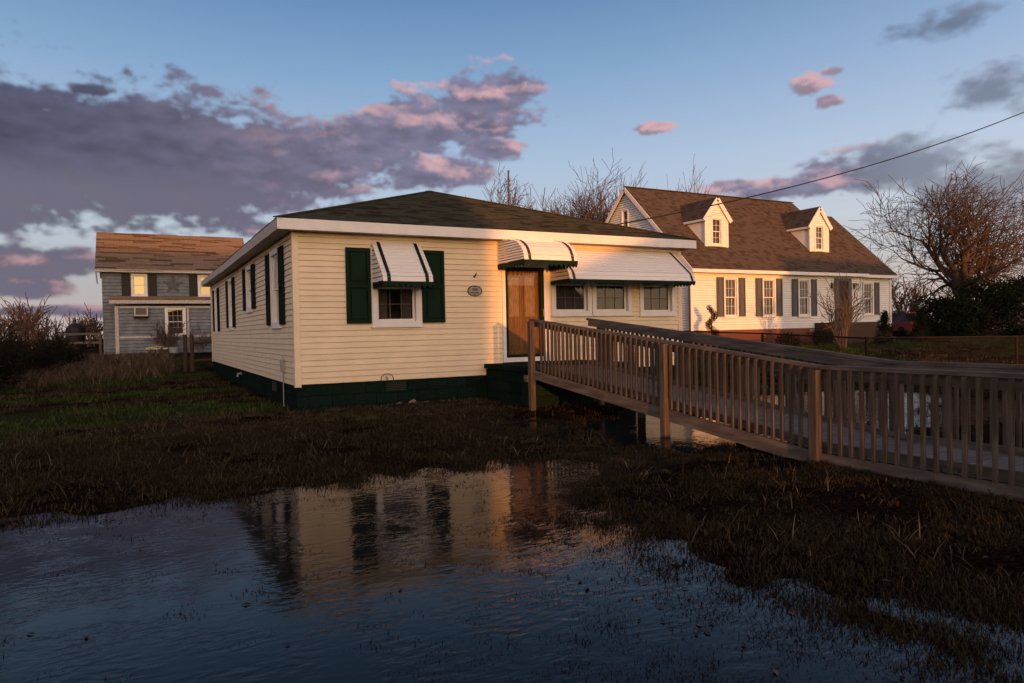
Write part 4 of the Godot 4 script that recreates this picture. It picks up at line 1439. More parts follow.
	rc.beam(rl + Vector3(0, 0.02, 0), rr + Vector3(0, 0.02, 0), 0.2, 0.03)
	part(rc, "ridge_cap", M.shingle_brown, roof)
	# eaves and rakes
	var fa := MB.new()
	fa.box(Vector3(x0 - 0.15, 3.60, -9.70), Vector3(x1 + 0.15, 3.745, -9.67))
	part(fa, "fascia", M.white_paint, H)
	var fb := MB.new()
	fb.box(Vector3(x1 + 0.152, 3.62, -10.3), Vector3(32.45, 3.765, -10.27))
	part(fb, "fascia", M.white_paint, H)
	var so := MB.new()
	so.box(Vector3(x0 - 0.14, 3.6, -10.0), Vector3(x1 + 0.14, 3.615, -9.702))
	so.box(Vector3(x1 + 0.153, 3.62, -10.6), Vector3(32.44, 3.635, -10.302))
	part(so, "soffit", M.old_white, H)
	for e in [[a0, rl], [a0 + bk, rl]]:
		var rk := MB.new()
		rk.beam(e[0] + Vector3(-0.02, -0.10, 0), e[1] + Vector3(-0.02, -0.10, 0), 0.035, 0.17)
		part(rk, "rake_board", M.white_paint, H)
	# dormers
	for dx in [20.5, 27.23]:
		dormer(H, dx)
	# front door
	var df := MB.new()
	df.box(Vector3(27.14, 1.41, -10.02), Vector3(27.38, 3.52, -9.93))
	df.box(Vector3(28.06, 1.41, -10.02), Vector3(28.31, 3.52, -9.93))
	df.box(Vector3(27.38, 3.38, -10.02), Vector3(28.06, 3.52, -9.932))
	var dd := part(df, "door", M.grey_shutter, H)
	var dl := MB.new()
	dl.box(Vector3(27.38, 1.41, -10.06), Vector3(28.06, 3.38, -10.0))
	part(dl, "door_leaf", M.dark_door, dd)
	for i in 2:
		for j in 3:
			var pn := MB.new()
			pn.box(Vector3(27.44 + i * 0.31, 1.52 + j * 0.62, -10.0), Vector3(27.69 + i * 0.31, 2.02 + j * 0.62, -9.988))
			part(pn, "panel", M.dark_door, dd)
	for x in [26.92, 28.55]:
		var l := MB.new()
		l.box(Vector3(x - 0.05, 3.02, -9.985), Vector3(x + 0.05, 3.3, -9.96))
		l.tube([Vector3(x, 3.22, -9.96), Vector3(x, 3.3, -9.88), Vector3(x, 3.26, -9.82)], [0.012, 0.012, 0.012], 5)
		l.lathe(Vector3(x, 0, -9.82), [Vector2(0.0, 3.28), Vector2(0.09, 3.2), Vector2(0.085, 3.19)], 6)
		l.lathe(Vector3(x, 0, -9.82), [Vector2(0.05, 2.98), Vector2(0.0, 2.95)], 6)
		for k in 6:
			l.beam(Vector3(x + 0.05 * cos(k * TAU / 6), 2.98, -9.82 + 0.05 * sin(k * TAU / 6)), Vector3(x + 0.085 * cos(k * TAU / 6), 3.19, -9.82 + 0.085 * sin(k * TAU / 6)), 0.008, 0.008, Vector3(0, 0, 1))
		var lan := part(l, "lantern", M.metal_dark, H)
		var g := MB.new()
		g.lathe(Vector3(x, 0, -9.82), [Vector2(0.045, 2.98), Vector2(0.08, 3.19)], 6)
		part(g, "pane", M.glass, lan)
	# brick landing with steps down to the right
	var st := thing("brick_steps", "brown brick landing and steps below the neighbour's dark front door", "steps", Vector3(25.7, 0.3, -9.0))
	var top := MB.new()
	top.box(Vector3(0, -0.3, -0.98), Vector3(3.3, 1.10, 0.0))
	part(top, "landing", M.brick_dull, st)
	for i in 5:
		var s := MB.new()
		s.box(Vector3(3.3 + i * 0.32, -0.3, -0.98), Vector3(3.62 + i * 0.32, 0.92 - i * 0.19, 0.02))
		part(s, "step", M.brick_dull, st)

func roof_z(y: float) -> float:
	return -9.7 - (y - 3.75) / 0.9333

func dormer(H: Node, xc: float) -> void:
	var zf := -10.9
	var hw := 0.635
	var yb := 4.80
	var ye := 6.17
	var yp := 7.03
	var D := Node3D.new()
	D.name = "dormer"
	H.add_child(D, true)
	var T := front(Vector3(xc - hw, 0, zf))
	var hole := window(D, T, 0.29, 0.98, 4.93, 6.20, {"casing": 0.09, "cover": "curtain", "drape": 0.5, "cols": 2, "rows": 2, "sash": 0.035})
	var sl := (yp - ye) / (hw + 0.06)
	# one mesh for the face so that the window stays two levels down
	siding(D, T, hw * 2, yb, yp - 0.05, 0.105, [hole], M.white_siding, false, [hw, yp, sl])
	for s in [-1, 1]:
		var t := MB.new()
		var X: float = xc + s * hw
		t.box(Vector3(X - 0.06, yb - 0.05, zf - 0.05), Vector3(X + 0.06, ye, zf + 0.02))
		part(t, "corner_trim", M.white_paint, D)
		var ck := MB.new()
		var top_z: float = roof_z(ye)
		var fb: float = 3.75 + (-9.7 - zf) * 0.9333
		for i in 11:
			var t0 := i / 11.0
			var t1 := (i + 1) / 11.0
			var o0: float = X + s * 0.016
			var o1: float = X + s * 0.002
			var A := Vector3(o0, lerpf(fb, ye, t0), zf)
			var B := Vector3(o1, lerpf(fb, ye, t1), zf)
			var C := Vector3(o1, ye, lerpf(top_z, zf, t1))
			var E := Vector3(o0, ye, lerpf(top_z, zf, t0))
			ck.quad(A, B, C, E)
			ck.quad(Vector3(X, A.y, A.z), A, E, Vector3(X, E.y, E.z))
		part(ck, "cheek", M.white_siding, D)
		# roof side
		var e := hw + 0.17
		var ey := yp - e * sl * 0.92
		var ef := Vector3(xc + s * e, ey, zf + 0.08)
		var eb := Vector3(xc + s * e, ey, roof_z(ey) - 0.02)
		var rf := Vector3(xc, yp + 0.06, zf + 0.08)
		var rb := Vector3(xc, yp + 0.06, roof_z(yp + 0.06) - 0.02)
		var up := MB.new()
		var dn := Vector3(0, -0.03, 0)
		up.quad(eb + dn, ef + dn, rf + dn, rb + dn)
		part(up, "roof", M.shingle_brown, D)
		var a := eb if s < 0 else ef
		var b := ef if s < 0 else eb
		var S := slope(a, b, rf)
		var len_ := (rf - ef).length()
		var L0 := (ef - eb).length()
		var back := rb.z - eb.z
		if s < 0:
			shingles(D, S, len_, [0.0, L0, back, L0], M.shingle_brown, 0.145, 0.24, 0.42, 13)
		else:
			shingles(D, S, len_, [0.0, L0, 0.0, L0 - back], M.shingle_brown, 0.145, 0.24, 0.42, 14)
		var rk := MB.new()
		rk.beam(ef + Vector3(0, -0.11, 0.01), rf + Vector3(0, -0.11, 0.01), 0.05, 0.19, Vector3(0, 1, 0))
		rk.beam(ef + Vector3(0, -0.08, -0.01), eb + Vector3(0, -0.08, 0), 0.03, 0.10)
		part(rk, "rake_board", M.white_paint, D)

# ------------------------------------------------------------------ the old grey house
func grey_house() -> void:
	var H := thing("farmhouse", "old grey two storey house with weathered shingle roof and star", "house")
	var zf := -36.0
	var g := 0.25
	var xr := 4.0
	var F := front(Vector3(0, 0, zf))
	var up := []
	for a in [[-2.65, -1.77], [1.06, 1.94]]:
		up.append(window(H, F, a[0], a[1], 3.87, 5.23, {"casing": 0.14, "cols": 1, "rows": 1, "glass": "storm_glass", "paint": "white_paint"}))
		shutter(H, F, a[0] - 0.50, a[0] - 0.03, 3.9, 5.22, M.black_shutter)
		shutter(H, F, a[1] + 0.06, a[1] + 0.52, 3.9, 5.22, M.black_shutter)
	var uh := []
	for h: Rect2 in up: uh.append(Rect2(h.position + Vector2(4.18, 0), h.size))
	siding(H, front(Vector3(-4.18, 0, zf - 0.045)), xr + 4.18, g, 5.3, 0.2, uh, M.grey_siding, false, [], 0.05, 0.045)
	var w := MB.new()
	w.box(Vector3(-4.18, g - 0.4, -42), Vector3(-4.12, 5.3, zf - 0.01))
	w.box(Vector3(xr - 0.06, g - 0.4, -42), Vector3(xr, 5.3, zf - 0.01))
	w.box(Vector3(-4.18, g - 0.4, -42.06), Vector3(xr, 5.3, -42))
	for x in [-4.15, xr - 0.03]:
		w.tri(Vector3(x, 5.3, -42), Vector3(x, 5.3, zf), Vector3(x, 7.9, -39))
	part(w, "wall", M.grey_siding, H)
	# star
	var st := MB.new()
	for i in 10:
		var a0 := TAU * i / 10 + PI / 2
		var a1 := TAU * (i + 1) / 10 + PI / 2
		var r0 := 0.62 if i % 2 == 0 else 0.25
		var r1 := 0.25 if i % 2 == 0 else 0.62
		st.tri(Vector3(-0.35, 4.58, zf + 0.06), Vector3(-0.35 + r0 * cos(a0), 4.58 + r0 * sin(a0), zf + 0.02), Vector3(-0.35 + r1 * cos(a1), 4.58 + r1 * sin(a1), zf + 0.02))
	part(st, "star", M.star_paint, H)
	# roof
	var a := Vector3(-4.5, 5.38, -35.55)
	var b := Vector3(xr + 0.2, 5.38, -35.55)
	var c := Vector3(-4.5, 8.02, -39.0)
	var d := Vector3(xr + 0.2, 8.05, -39.0)
	var rd := MB.new()
	rd.quad(a, b, d, c)
	rd.quad(b + Vector3(0, 0, -6.9), a + Vector3(0, 0, -6.9), c, d)
	var roof := part(rd, "roof", M.shingle_old, H)
	shingles(roof, slope(a, b, c), (c - a).length() + 0.04, [0.0, xr + 4.7, 0.0, xr + 4.7], M.shingle_old, 0.19, 1.1, 0.62, 15, 0.035, 0.05)
	var fa := MB.new()
	fa.box(Vector3(-4.5, 5.28, -35.56), Vector3(xr + 0.2, 5.44, -35.53))
	part(fa, "fascia", M.old_white, H)
	var so := MB.new()
	so.box(Vector3(-4.49, 5.28, -36.0), Vector3(xr + 0.19, 5.3, -35.562))
	part(so, "soffit", M.old_white, H)
	var gt := MB.new()
	gt.tube([Vector3(-4.45, 5.25, -35.5), Vector3(-4.4, 4.6, -35.9)], [0.05, 0.04], 6)
	part(gt, "downspout", M.old_white, H)
	# enclosed porch
	var P := front(Vector3(-3.5, 0, -34.5))
	var wd := xr + 3.5
	var ph := [window(H, P, 2.60, 3.74, 1.40, 3.14, {"casing": 0.14, "cover": "curtain", "drape": 0.2, "cols": 3, "rows": 2, "paint": "white_paint"})]
	siding(H, front(Vector3(-3.5, 0, -34.545)), wd, g - 0.1, 3.2, 0.2, ph, M.grey_siding, false, [], 0.05, 0.045)
	var sw := MB.new()
	sw.box(Vector3(-3.5, g - 0.3, -35.98), Vector3(-3.45, 3.3, -34.52))
	part(sw, "wall", M.grey_siding, H)
	for e in [[-3.52, -3.33, 0.0, 3.2], [-3.3, xr, 1.31, 1.42], [-3.3, xr, 3.08, 3.2], [0.3, 0.42, 1.43, 3.07]]:
		var t := MB.new()
		t.box(Vector3(e[0], e[2], -34.52), Vector3(e[1], e[3], -34.46))
		part(t, "trim_board", M.old_white, H)
	var pr := MB.new()
	pr.quad(Vector3(-3.78, 3.55, -34.2), Vector3(xr, 3.55, -34.2), Vector3(xr, 3.84, -36.0), Vector3(-3.78, 3.84, -36.0))
	var prf := part(pr, "porch_roof", M.shingle_old, H)
	shingles(prf, slope(Vector3(-3.78, 3.56, -34.2), Vector3(xr, 3.56, -34.2), Vector3(-3.78, 3.85, -36.0)), 1.82, [0.0, xr + 3.78, 0.0, xr + 3.78], M.shingle_old, 0.2, 0.6, 0.3, 16, 0.02)
	var pf := MB.new()
	pf.box(Vector3(-3.78, 3.34, -34.22), Vector3(xr, 3.54, -34.18))
	part(pf, "fascia", M.old_white, H)
	# window air conditioner
	var ac := thing("air_conditioner", "boxy white air conditioner sticking out of the grey porch wall", "air conditioner", Vector3(-2.16, 2.6, -34.48))
	var body := MB.new()
	body.box(Vector3(-0.36, 0.0, 0.0), Vector3(0.36, 0.56, 0.42))
	part(body, "casing", M.old_white, ac)
	var gr := MB.new()
	gr.box(Vector3(-0.28, 0.08, 0.42), Vector3(0.28, 0.48, 0.425))
	var gm := part(gr, "grille", M.metal_dark, ac)
	for i in 7:
		var s := MB.new()
		s.beam(Vector3(-0.28, 0.12 + i * 0.055, 0.43), Vector3(0.28, 0.12 + i * 0.055, 0.43), 0.012, 0.012)
		part(s, "slat", M.metal_grey, gm)
	var bs := MB.new()
	bs.box(Vector3(-0.4, -0.08, 0.0), Vector3(0.4, -0.005, 0.44))
	part(bs, "bracket", M.rust, ac)
	# things along its wall
	var tb := thing("wash_tub", "pale metal tub on the ground below the grey porch window", "tub", Vector3(-0.5, ground_y(-0.5, -34.0), -34.0))
	var tm := MB.new()
	tm.lathe(Vector3.ZERO, [Vector2(0.0, 0.0), Vector2(0.24, 0.0), Vector2(0.30, 0.36), Vector2(0.32, 0.37), Vector2(0.28, 0.36), Vector2(0.0, 0.3)], 18)
	part(tm, "basin", M.tub, tb)
	var r := RandomNumberGenerator.new()
	r.seed = 61
	for i in 4:
		var at := Vector3(-1.75 + i * 0.27, 0, -33.9 + r.randf_range(-0.15, 0.15))
		at.y = ground_y(at.x, at.z)
		var f := thing("daffodil_clump", "clump of yellow daffodils flowering below the grey porch wall", "flowers", at, "daffodils by the grey house")
		var lv := MB.new()
		var pt := MB.new()
		for k in 12:
			var a2 := r.randf() * TAU
			var o := Vector3(cos(a2), 0, sin(a2)) * r.randf_range(0.03, 0.2)
			lv.tube([o * 0.4, o + UPV * r.randf_range(0.2, 0.38)], [0.012, 0.006], 3)
			var q := o * 1.1 + UPV * r.randf_range(0.25, 0.42)
			for p in 6:
				var aa := TAU * p / 6
				pt.tri(q, q + Vector3(cos(aa), sin(aa), 0.2) * 0.035, q + Vector3(cos(aa + 0.9), sin(aa + 0.9), 0.2) * 0.035)
		part(lv, "leaves", M.leaf_mid, f)
		part(pt, "flowers", M.petal, f)
	shrub("twiggy_shrub", "leafless twiggy shrub growing against the grey porch wall", Vector3(-0.95, ground_y(-0.95, -34.0), -34.05), 1.9, 9, 33, M.bark, "", 0.35, 0.012)
	shrub("twiggy_shrub", "thin leafless shrub between the tub and the split rail fence", Vector3(0.9, ground_y(0.9, -33.6), -33.6), 1.5, 6, 34, M.bark, "", 0.35, 0.012)

# ------------------------------------------------------------------ fences, wire, small things
func fences() -> void:
	var s := thing("split_rail_fence", "dark wooden post and rail fence ending beside the cream house", "fence", Vector3(-0.72, 0, -15.75))
	var gy := ground_y(-0.7, -15.7)
	for p in [[-0.14, -0.3, 1.42], [0.06, 0.1, 1.40]]:
		var b := MB.new()
		b.tube([Vector3(p[0], gy - 0.2, p[1]), Vector3(p[0] + 0.01, gy + 0.7, p[1]), Vector3(p[0], p[2], p[1])], [0.085, 0.08, 0.075], 8, true)
		part(b, "post", M.fence_wood, s)
	for y in [1.12, 0.45]:
		var b := MB.new()
		b.tube([Vector3(0.1, y, 0.1), Vector3(0.6, y + 0.01, 0.08), Vector3(0.98, y + 0.02, 0.1)], [0.05, 0.055, 0.05], 7, true)
		part(b, "rail", M.fence_wood, s)
	# plank fence by the grey house
	var f := thing("paddock_fence", "brown wooden rail fence beside the old grey house", "fence", Vector3(-4.35, 0, -36.2))
	for x in [0.0, -1.9]:
		var b := MB.new()
		var y0 := ground_y(-4.35 + x, -36.2)
		b.box(Vector3(x - 0.07, y0 - 0.3, -0.07), Vector3(x + 0.07, 1.72, 0.07))
		part(b, "post", M.wood_upright, f)
	for y in [1.62, 1.1]:
		var b := MB.new()
		b.beam(Vector3(-1.95, y, 0.09), Vector3(0.05, y, 0.09), 0.03, 0.13)
		part(b, "rail", M.wood_board, f)
	# round-topped dark tank with a finial
	var t := thing("domed_tank", "dark round topped tank with a finial by the paddock fence", "tank", Vector3(-5.75, ground_y(-5.75, -38.5), -38.5))
	var b2 := MB.new()
	b2.lathe(Vector3.ZERO, [Vector2(0.5, 0.0), Vector2(0.52, 0.9), Vector2(0.55, 1.45), Vector2(0.50, 1.62), Vector2(0.36, 1.80), Vector2(0.16, 1.92), Vector2(0.05, 1.95)], 20)
	part(b2, "body", M.black, t)
	var b3 := MB.new()
	b3.lathe(Vector3.ZERO, [Vector2(0.04, 1.94), Vector2(0.03, 2.05), Vector2(0.07, 2.11), Vector2(0.04, 2.18), Vector2(0.0, 2.24)], 10)
	part(b3, "finial", M.black, t)
	# chain link fence: down the boundary, then across the neighbour's lawn
	var c := thing("chain_link_fence", "low rusty chain link fence around the neighbour's lawn", "fence", Vector3(13.1, 0, 1.6))
	var run := [[Vector3(0, 0, -13.6), 1.23], [Vector3(0, 0, -10.0), 1.22], [Vector3(0, 0, -6.6), 1.20], [Vector3(0, 0, -3.2), 1.11], [Vector3(0, 0, 0), 0.98], [Vector3(6.6, 0, 0.0), 0.88], [Vector3(12.5, 0, 0), 0.84], [Vector3(19.0, 0, 0), 0.82], [Vector3(26.0, 0, 0), 0.82]]
	for e in run:
		var b := MB.new()
		b.tube([e[0] + Vector3(0, -0.3, 0), e[0] + Vector3(0, e[1] + 0.03, 0)], [0.035, 0.035], 8, true)
		part(b, "post", M.rust, c)
	var mesh := MB.new()
	for i in run.size() - 1:
		var p: Vector3 = run[i][0] + Vector3(0, run[i][1], 0)
		var q: Vector3 = run[i + 1][0] + Vector3(0, run[i + 1][1], 0)
		var b := MB.new()
		b.tube([p, q], [0.02, 0.02], 6)
		part(b, "top_rail", M.rust, c)
		var l := Vector2(q.x - p.x, q.z - p.z).length()
		var hgt := 0.92
		var x := 0.0
		while x < l + hgt:
			for dir in [0, 1]:
				var xa := x
				var xb := x - hgt
				var ya := 0.0
				var yb := hgt
				if xa > l:
					ya = xa - l
					xa = l
				if xb < 0:
					yb = hgt + xb
					xb = 0
				if yb > ya:
					var fa := xa / l if dir == 0 else 1.0 - xa / l
					var fb := xb / l if dir == 0 else 1.0 - xb / l
					mesh.tube([p.lerp(q, fa) + Vector3(0, -hgt + ya, 0), p.lerp(q, fb) + Vector3(0, -hgt + yb, 0)], [0.0042, 0.0042], 3)
			x += 0.075
	part(mesh, "wire_mesh", M.rust, c).set_meta("kind", "stuff")
	# overhead wire from the house to a pole beyond the frame
	var up := thing("utility_pole", "wooden utility pole beside the neighbour's fence carrying the house wire", "pole", Vector3(33.6, ground_y(33.6, -2.0), -2.0))
	var pb := MB.new()
	pb.tube([Vector3(0, -0.5, 0), Vector3(0, 11.6, 0)], [0.17, 0.12], 12, true)
	part(pb, "shaft", M.fence_wood, up)
	var wire := MB.new()
	var A := Vector3(8.86, 4.10, -3.2)
	var B := Vector3(33.5, 11.4, -2.0)
	var pts := []
	var rs := []
	for i in 41:
		var tt := i / 40.0
		pts.append(A.lerp(B, tt) - Vector3(0, 4 * 0.62 * tt * (1 - tt), 0))
		rs.append(0.018)
	wire.tube(pts, rs, 6)
	whole(wire, "power_line", M.black, "black overhead wire sagging from the cream house up into the sky", "wire")
	var mast := thing("antenna_mast", "thin tall pole rising behind the cream house's roof", "pole", Vector3(11.7, ground_y(11.7, -14), -14))
	var mb := MB.new()
	mb.tube([Vector3(0, -0.3, 0), Vector3(0, 8.1, 0)], [0.045, 0.035], 8, true)
	part(mb, "shaft", M.wood_upright, mast)

# ------------------------------------------------------------------ plants
func spot(x: float, z: float) -> Vector3:
	return Vector3(x, ground_y(x, z), z)

func plants() -> void:
	# bare trees behind the houses
	var G := "bare trees behind the houses"
	bare_tree("bare_tree", "tall bare tree with forked limbs right behind the cream house roof", spot(22.0, -22.4), 11.0, 101, {"trunk": 0.36, "angle": [0.45, 1.0], "lift": 0.07, "thin": 0.013, "short": [0.58, 0.8], "n": [9, 6, 5, 5, 4], "lean": Vector3(-0.05, 0, 0)}, M.bark, G)
	bare_tree("bare_tree", "bare tree with one long crooked limb beside the thin antenna pole", spot(20.2, -27.4), 10.6, 107, {"trunk": 0.40, "angle": [0.4, 1.0], "lift": 0.08, "thin": 0.014}, M.bark, G)
	bare_tree("bare_tree", "slim bare tree with upright twigs next to the white gable peak", spot(28.3, -27.7), 12.6, 113, {"trunk": 0.42, "angle": [0.3, 0.75], "lift": 0.12, "thin": 0.013, "n": [5, 4, 4, 4, 3]}, M.bark, G)
	bare_tree("bare_tree", "slim bare tree with upright twigs over the brown roof ridge", spot(36.1, -32.6), 13.2, 127, {"trunk": 0.42, "angle": [0.3, 0.75], "lift": 0.12, "thin": 0.014, "n": [5, 4, 4, 4, 3]}, M.bark, G)
	bare_tree("bare_tree", "small bare tree whose twig tips just clear the brown ridge", spot(39.5, -33.2), 11.6, 131, {"trunk": 0.42, "angle": [0.3, 0.75], "lift": 0.12, "thin": 0.014, "n": [5, 4, 4, 4, 3]}, M.bark, G)
	shrub("red_twig_shrub", "reddish leafy shrub showing between the two roofs", spot(17.2, -18.5), 7.0, 12, 44, M.bark, "", 0.30, 0.016, 500, M.leaf_red, 0.16)
	# the big trees on the right
	bare_tree("spreading_tree", "big spreading bare oak with dark crooked limbs above the hedge", spot(44.5, -13.4), 10.8, 203, {"trunk": 0.42, "rad": 0.6, "from": [0.5, 0.2, 0.15, 0.15, 0.15], "angle": [0.5, 1.05], "n": [6, 5, 5, 5, 4], "short": [0.62, 0.86], "wiggle": 0.32, "lift": 0.015, "thin": 0.015, "flat": 0.2}, M.bark_dark)
	bare_tree("russet_tree", "bushy bare russet tree at the end of the white house", spot(38.2, -16.6), 6.2, 211, {"trunk": 0.40, "from": [0.2, 0.2, 0.2, 0.15, 0.15], "angle": [0.4, 0.9], "n": [6, 5, 4, 4, 3], "short": [0.55, 0.78], "wiggle": 0.28, "lift": 0.03, "thin": 0.015}, M.bark)
	# evergreen hedge and small conifers
	var hs := [[35.8, -9.8, 2.0, 2.6], [38.2, -9.2, 2.9, 3.4], [40.4, -8.0, 3.1, 3.4], [42.5, -6.2, 2.6, 3.6], [46.0, -5.2, 2.6, 4.2]]
	var hl := ["dark evergreen hedge bush nearest the russet tree", "tallest dark evergreen hedge bush below the spreading oak", "dark evergreen hedge bush beside the tallest one", "broad dark evergreen hedge bush towards the far roof", "dark evergreen hedge bush at the hedge's road end"]
	for i in 5:
		evergreen("evergreen_bush", hl[i], spot(hs[i][0], hs[i][1]), hs[i][2], hs[i][3], 5200, 300 + i, 0.16, M.leaf_dark, "dark hedge beyond the lawn")
	evergreen("conical_evergreen", "small dark cone shaped evergreen before the brick steps", spot(25.3, -6.2), 1.35, 0.95, 2600, 311, 0.07, M.leaf_dark, "", true)
	evergreen("conical_evergreen", "dark cone shaped evergreen on the lawn right of the brick steps", spot(28.0, -6.3), 1.5, 1.0, 2600, 312, 0.07, M.leaf_dark, "", true)
	evergreen("foundation_shrub", "low round shrub against the brick foundation under the third window", spot(22.6, -8.9), 0.5, 1.2, 1500, 313, 0.06, M.leaf_dark, "low shrubs by the brick foundation")
	evergreen("foundation_shrub", "low round shrub against the brick foundation beside the brick landing", spot(24.2, -8.8), 0.55, 1.5, 1500, 314, 0.06, M.leaf_dark, "low shrubs by the brick foundation")
	# crepe myrtle in front of the door
	var cm := shrub("crepe_myrtle", "vase shaped bare crepe myrtle with seed heads before the dark door", spot(22.0, -5.8), 2.7, 5, 51, M.bark, "", 0.45, 0.009, 90, M.bark_dark, 0.07)
	var tr := MB.new()
	for k in 4:
		tr.tube([Vector3(cos(k * 1.6) * 0.09, -0.1, sin(k * 1.6) * 0.09), Vector3(cos(k * 1.6) * 0.06, 0.8, sin(k * 1.6) * 0.06)], [0.035, 0.028], 7)
	part(tr, "trunk", M.bark, cm)
	# spiral topiary by the corner
	var tp := thing("spiral_topiary", "small spiral clipped topiary by the white house's corner", "bush", spot(18.3, -9.0))
	var st := MB.new()
	st.tube([Vector3(0, -0.1, 0), Vector3(0, 1.62, 0)], [0.03, 0.02], 6)
	part(st, "trunk", M.bark_dark, tp)
	var lf := MB.new()
	var r := RandomNumberGenerator.new()
	r.seed = 88
	for i in 3200:
		var u := r.randf()
		var a := u * TAU * 1.6
		var rr := lerpf(0.17, 0.10, u)
		var c := Vector3(cos(a) * rr, 0.5 + u * 1.2, sin(a) * rr)
		leaf_quad(lf, c + rvec(r).normalized() * pow(r.randf(), 0.4) * lerpf(0.17, 0.12, u), 0.045, r)
	part(lf, "crown", M.leaf_dark, tp)
	# thicket on the left
	var tl := ["tangled dark bramble bush at the thicket's road end", "dark bramble bush in the middle of the thicket", "dark bramble bush where the thicket meets the dry grass", "low dark bramble bush behind the dry grass", "dark bramble bush near the paddock fence", "tangled bramble bush below the russet saplings", "dark bramble bush at the back of the thicket"]
	var ts := [[-6.3, -9.5, 1.7], [-6.4, -12.5, 1.9], [-5.7, -15.5, 1.5], [-5.2, -19.0, 1.3], [-5.6, -24.0, 1.3], [-7.6, -17.0, 1.8], [-7.6, -23.0, 1.7]]
	for i in 7:
		shrub("bramble_bush", tl[i], spot(ts[i][0], ts[i][1]), ts[i][2], 26, 400 + i, M.bramble, "brambles of the left thicket", 1.5, 0.006, 2600, M.leaf_dark, 0.10)
	for i in 3:
		shrub("sapling", ["bare reddish sapling leaning in over the thicket", "bare russet sapling behind the brambles", "thin bare sapling beside the domed tank"][i], spot([-7.0, -8.6, -7.6][i], [-13.5, -34.0, -44.0][i]), [2.6, 2.6, 3.0][i], 7, 430 + i, M.bark_dark, "", 0.5, [0.006, 0.014, 0.016][i], 60, M.leaf_red, 0.05)
	# far scrub along the horizon
	r.seed = 99
	for i in 22:
		var a := deg_to_rad(-46.0 + i * 1.4 + r.randf_range(-0.4, 0.4)) + deg_to_rad(CAM_AZ)
		var d := r.randf_range(85, 150)
		var x := -2.4 + sin(a) * d
		var z := 12.6 - cos(a) * d
		shrub("far_scrub", "leafless scrub tree on the far left horizon", spot(x, z), r.randf_range(2.6, 5.2), 8, 500 + i, M.bark_dark, "far scrub along the horizon", 0.45, 0.035)
	for i in 16:
		var a := deg_to_rad(20.0 + i * 1.5) + deg_to_rad(CAM_AZ)
		var d := r.randf_range(90, 150)
		shrub("far_scrub", "leafless scrub tree on the horizon beyond the white house", spot(-2.4 + sin(a) * d, 12.6 - cos(a) * d), r.randf_range(3.5, 6.5), 8, 540 + i, M.bark_dark, "far scrub beyond the white house", 0.45, 0.035)

# ------------------------------------------------------------------ houses across the road and far things
func plain_house(label: String, x0: float, x1: float, z0: float, z1: float, wall: float, ridge: float, along_x: bool, wm: Material, rm: Material, over := 0.3, wins := 3) -> void:
	var H := thing("road_house", label, "house")
	var w := MB.new()
	w.box(Vector3(x0, -0.3, z0), Vector3(x1, wall, z1))
	var xm := (x0 + x1) / 2
	var zm := (z0 + z1) / 2
	if along_x:
		w.tri(Vector3(x0, wall, z0), Vector3(x0, wall, z1), Vector3(x0, ridge, zm))
		w.tri(Vector3(x1, wall, z1), Vector3(x1, wall, z0), Vector3(x1, ridge, zm))
	else:
		w.tri(Vector3(x0, wall, z1), Vector3(x1, wall, z1), Vector3(xm, ridge, z1))
		w.tri(Vector3(x1, wall, z0), Vector3(x0, wall, z0), Vector3(xm, ridge, z0))
	part(w, "wall", wm, H)
	var r := MB.new()
	var k := (ridge - wall) / ((z1 - z0) / 2 if along_x else (x1 - x0) / 2)
	for s in [-1, 1]:
		if along_x:
			var ze: float = zm + s * ((z1 - z0) / 2 + over)
			r.beam(Vector3((x0 + x1) / 2, wall - k * over + 0.05, ze), Vector3((x0 + x1) / 2, ridge + 0.05, zm), x1 - x0 + over * 2, 0.1)
		else:
			var xe: float = xm + s * ((x1 - x0) / 2 + over)
			r.beam(Vector3(xe, wall - k * over + 0.05, zm), Vector3(xm, ridge + 0.05, zm), z1 - z0 + over * 2, 0.1)
	part(r, "roof", rm, H)
	var B := Transform3D(Basis(Vector3(-1, 0, 0), UPV, Vector3(0, 0, -1)), Vector3(x1, 0, z0 - 0.01))
	for i in wins:
		var u := (x1 - x0) * (i + 0.5) / wins
		var b := MB.new()
		b.box(Vector3(u - 0.5, 1.0, 0.0), Vector3(u + 0.5, 2.3, 0.03), B)
		var win := part(b, "window", M.white_paint, H)
		var p := MB.new()
		p.quad(B * Vector3(u - 0.4, 1.1, 0.035), B * Vector3(u + 0.4, 1.1, 0.035), B * Vector3(u + 0.4, 2.2, 0.035), B * Vector3(u - 0.4, 2.2, 0.035))
		part(p, "pane", M.storm_glass, win)

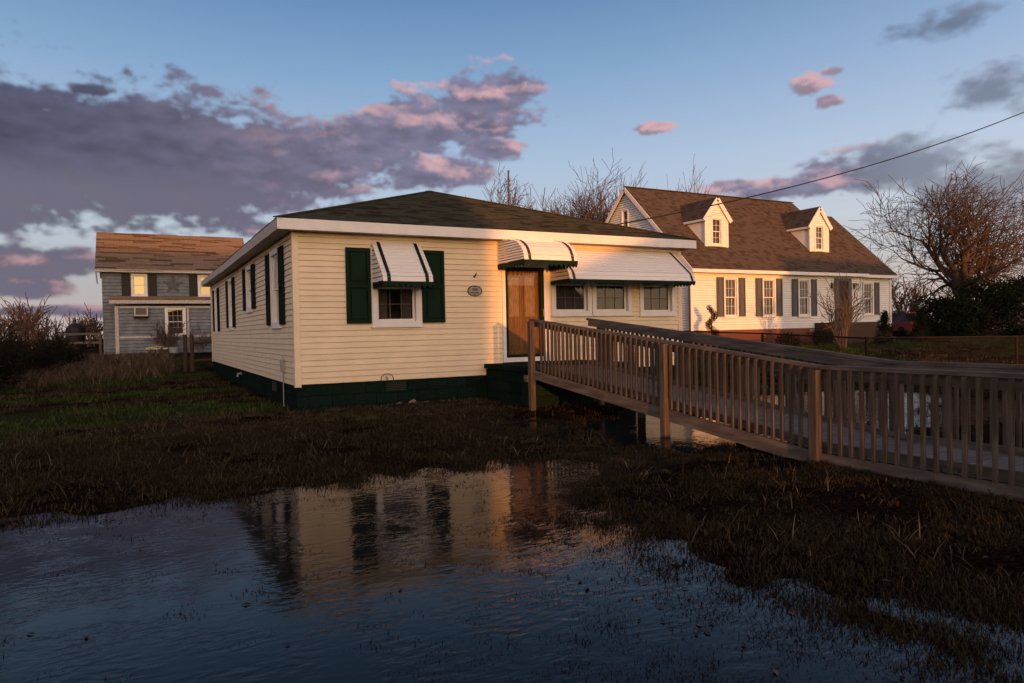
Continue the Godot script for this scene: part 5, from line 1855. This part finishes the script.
func far_things() -> void:
	plain_house("long two storey grey house across the road", -37.0, -8.95, 56.0, 64.0, 5.4, 8.35, true, M.grey_siding, M.shingle_dark, 0.25, 6)
	plain_house("low white gabled house set back across the road", -3.7, 4.6, 44.0, 54.0, 3.05, 4.6, false, M.white_siding, M.shingle_brown, 0.12, 3)
	plain_house("long low cream house across the road", 13.4, 34.0, 40.0, 48.0, 3.0, 5.3, true, M.cream_siding, M.shingle_dark, 0.3, 5)
	plain_house("distant dark roofed house half hidden by the hedge", 67.0, 84.0, -25.0, -17.0, 3.0, 5.0, true, M.grey_siding, M.shingle_dark, 0.3, 2)
	# red car behind the white house
	var c := thing("parked_car", "red car parked in shade behind the white house's corner", "car", spot(43.6, -17.6))
	c.rotation.y = 1.25
	var body := MB.new()
	body.box(Vector3(-2.1, 0.35, -0.85), Vector3(2.1, 0.85, 0.85))
	body.box(Vector3(-2.0, 0.851, -0.82), Vector3(1.2, 0.95, 0.82))
	part(body, "body", M.red_car, c)
	var cab := MB.new()
	cab.quad(Vector3(-1.9, 0.95, 0.8), Vector3(1.0, 0.95, 0.8), Vector3(0.4, 1.5, 0.65), Vector3(-1.4, 1.5, 0.65))
	cab.quad(Vector3(1.0, 0.95, -0.8), Vector3(-1.9, 0.95, -0.8), Vector3(-1.4, 1.5, -0.65), Vector3(0.4, 1.5, -0.65))
	cab.quad(Vector3(1.0, 0.95, 0.8), Vector3(1.0, 0.95, -0.8), Vector3(0.4, 1.5, -0.65), Vector3(0.4, 1.5, 0.65))
	cab.quad(Vector3(-1.9, 0.95, -0.8), Vector3(-1.9, 0.95, 0.8), Vector3(-1.4, 1.5, 0.65), Vector3(-1.4, 1.5, -0.65))
	part(cab, "window", M.storm_glass, c)
	var rf := MB.new()
	rf.box(Vector3(-1.45, 1.49, -0.67), Vector3(0.45, 1.54, 0.67))
	part(rf, "roof", M.red_car, c)
	for x in [-1.3, 1.35]:
		for z in [-0.78, 0.78]:
			var wh := MB.new()
			wh.tube([Vector3(x, 0.32, z - 0.1), Vector3(x, 0.32, z + 0.1)], [0.32, 0.32], 16, true)
			part(wh, "wheel", M.tyre, c)
	for z in [-0.65, 0.65]:
		var li := MB.new()
		li.box(Vector3(-2.13, 0.6, z - 0.15), Vector3(-2.101, 0.78, z + 0.15))
		part(li, "tail_light", M.awning_maroon, c)

func _ready() -> void:
	materials()
	view_and_light()
	ground_and_water()
	ranch_house()
	white_house()
	grey_house()
	far_things()
	ramp()
	fences()
	plants()
	grass()
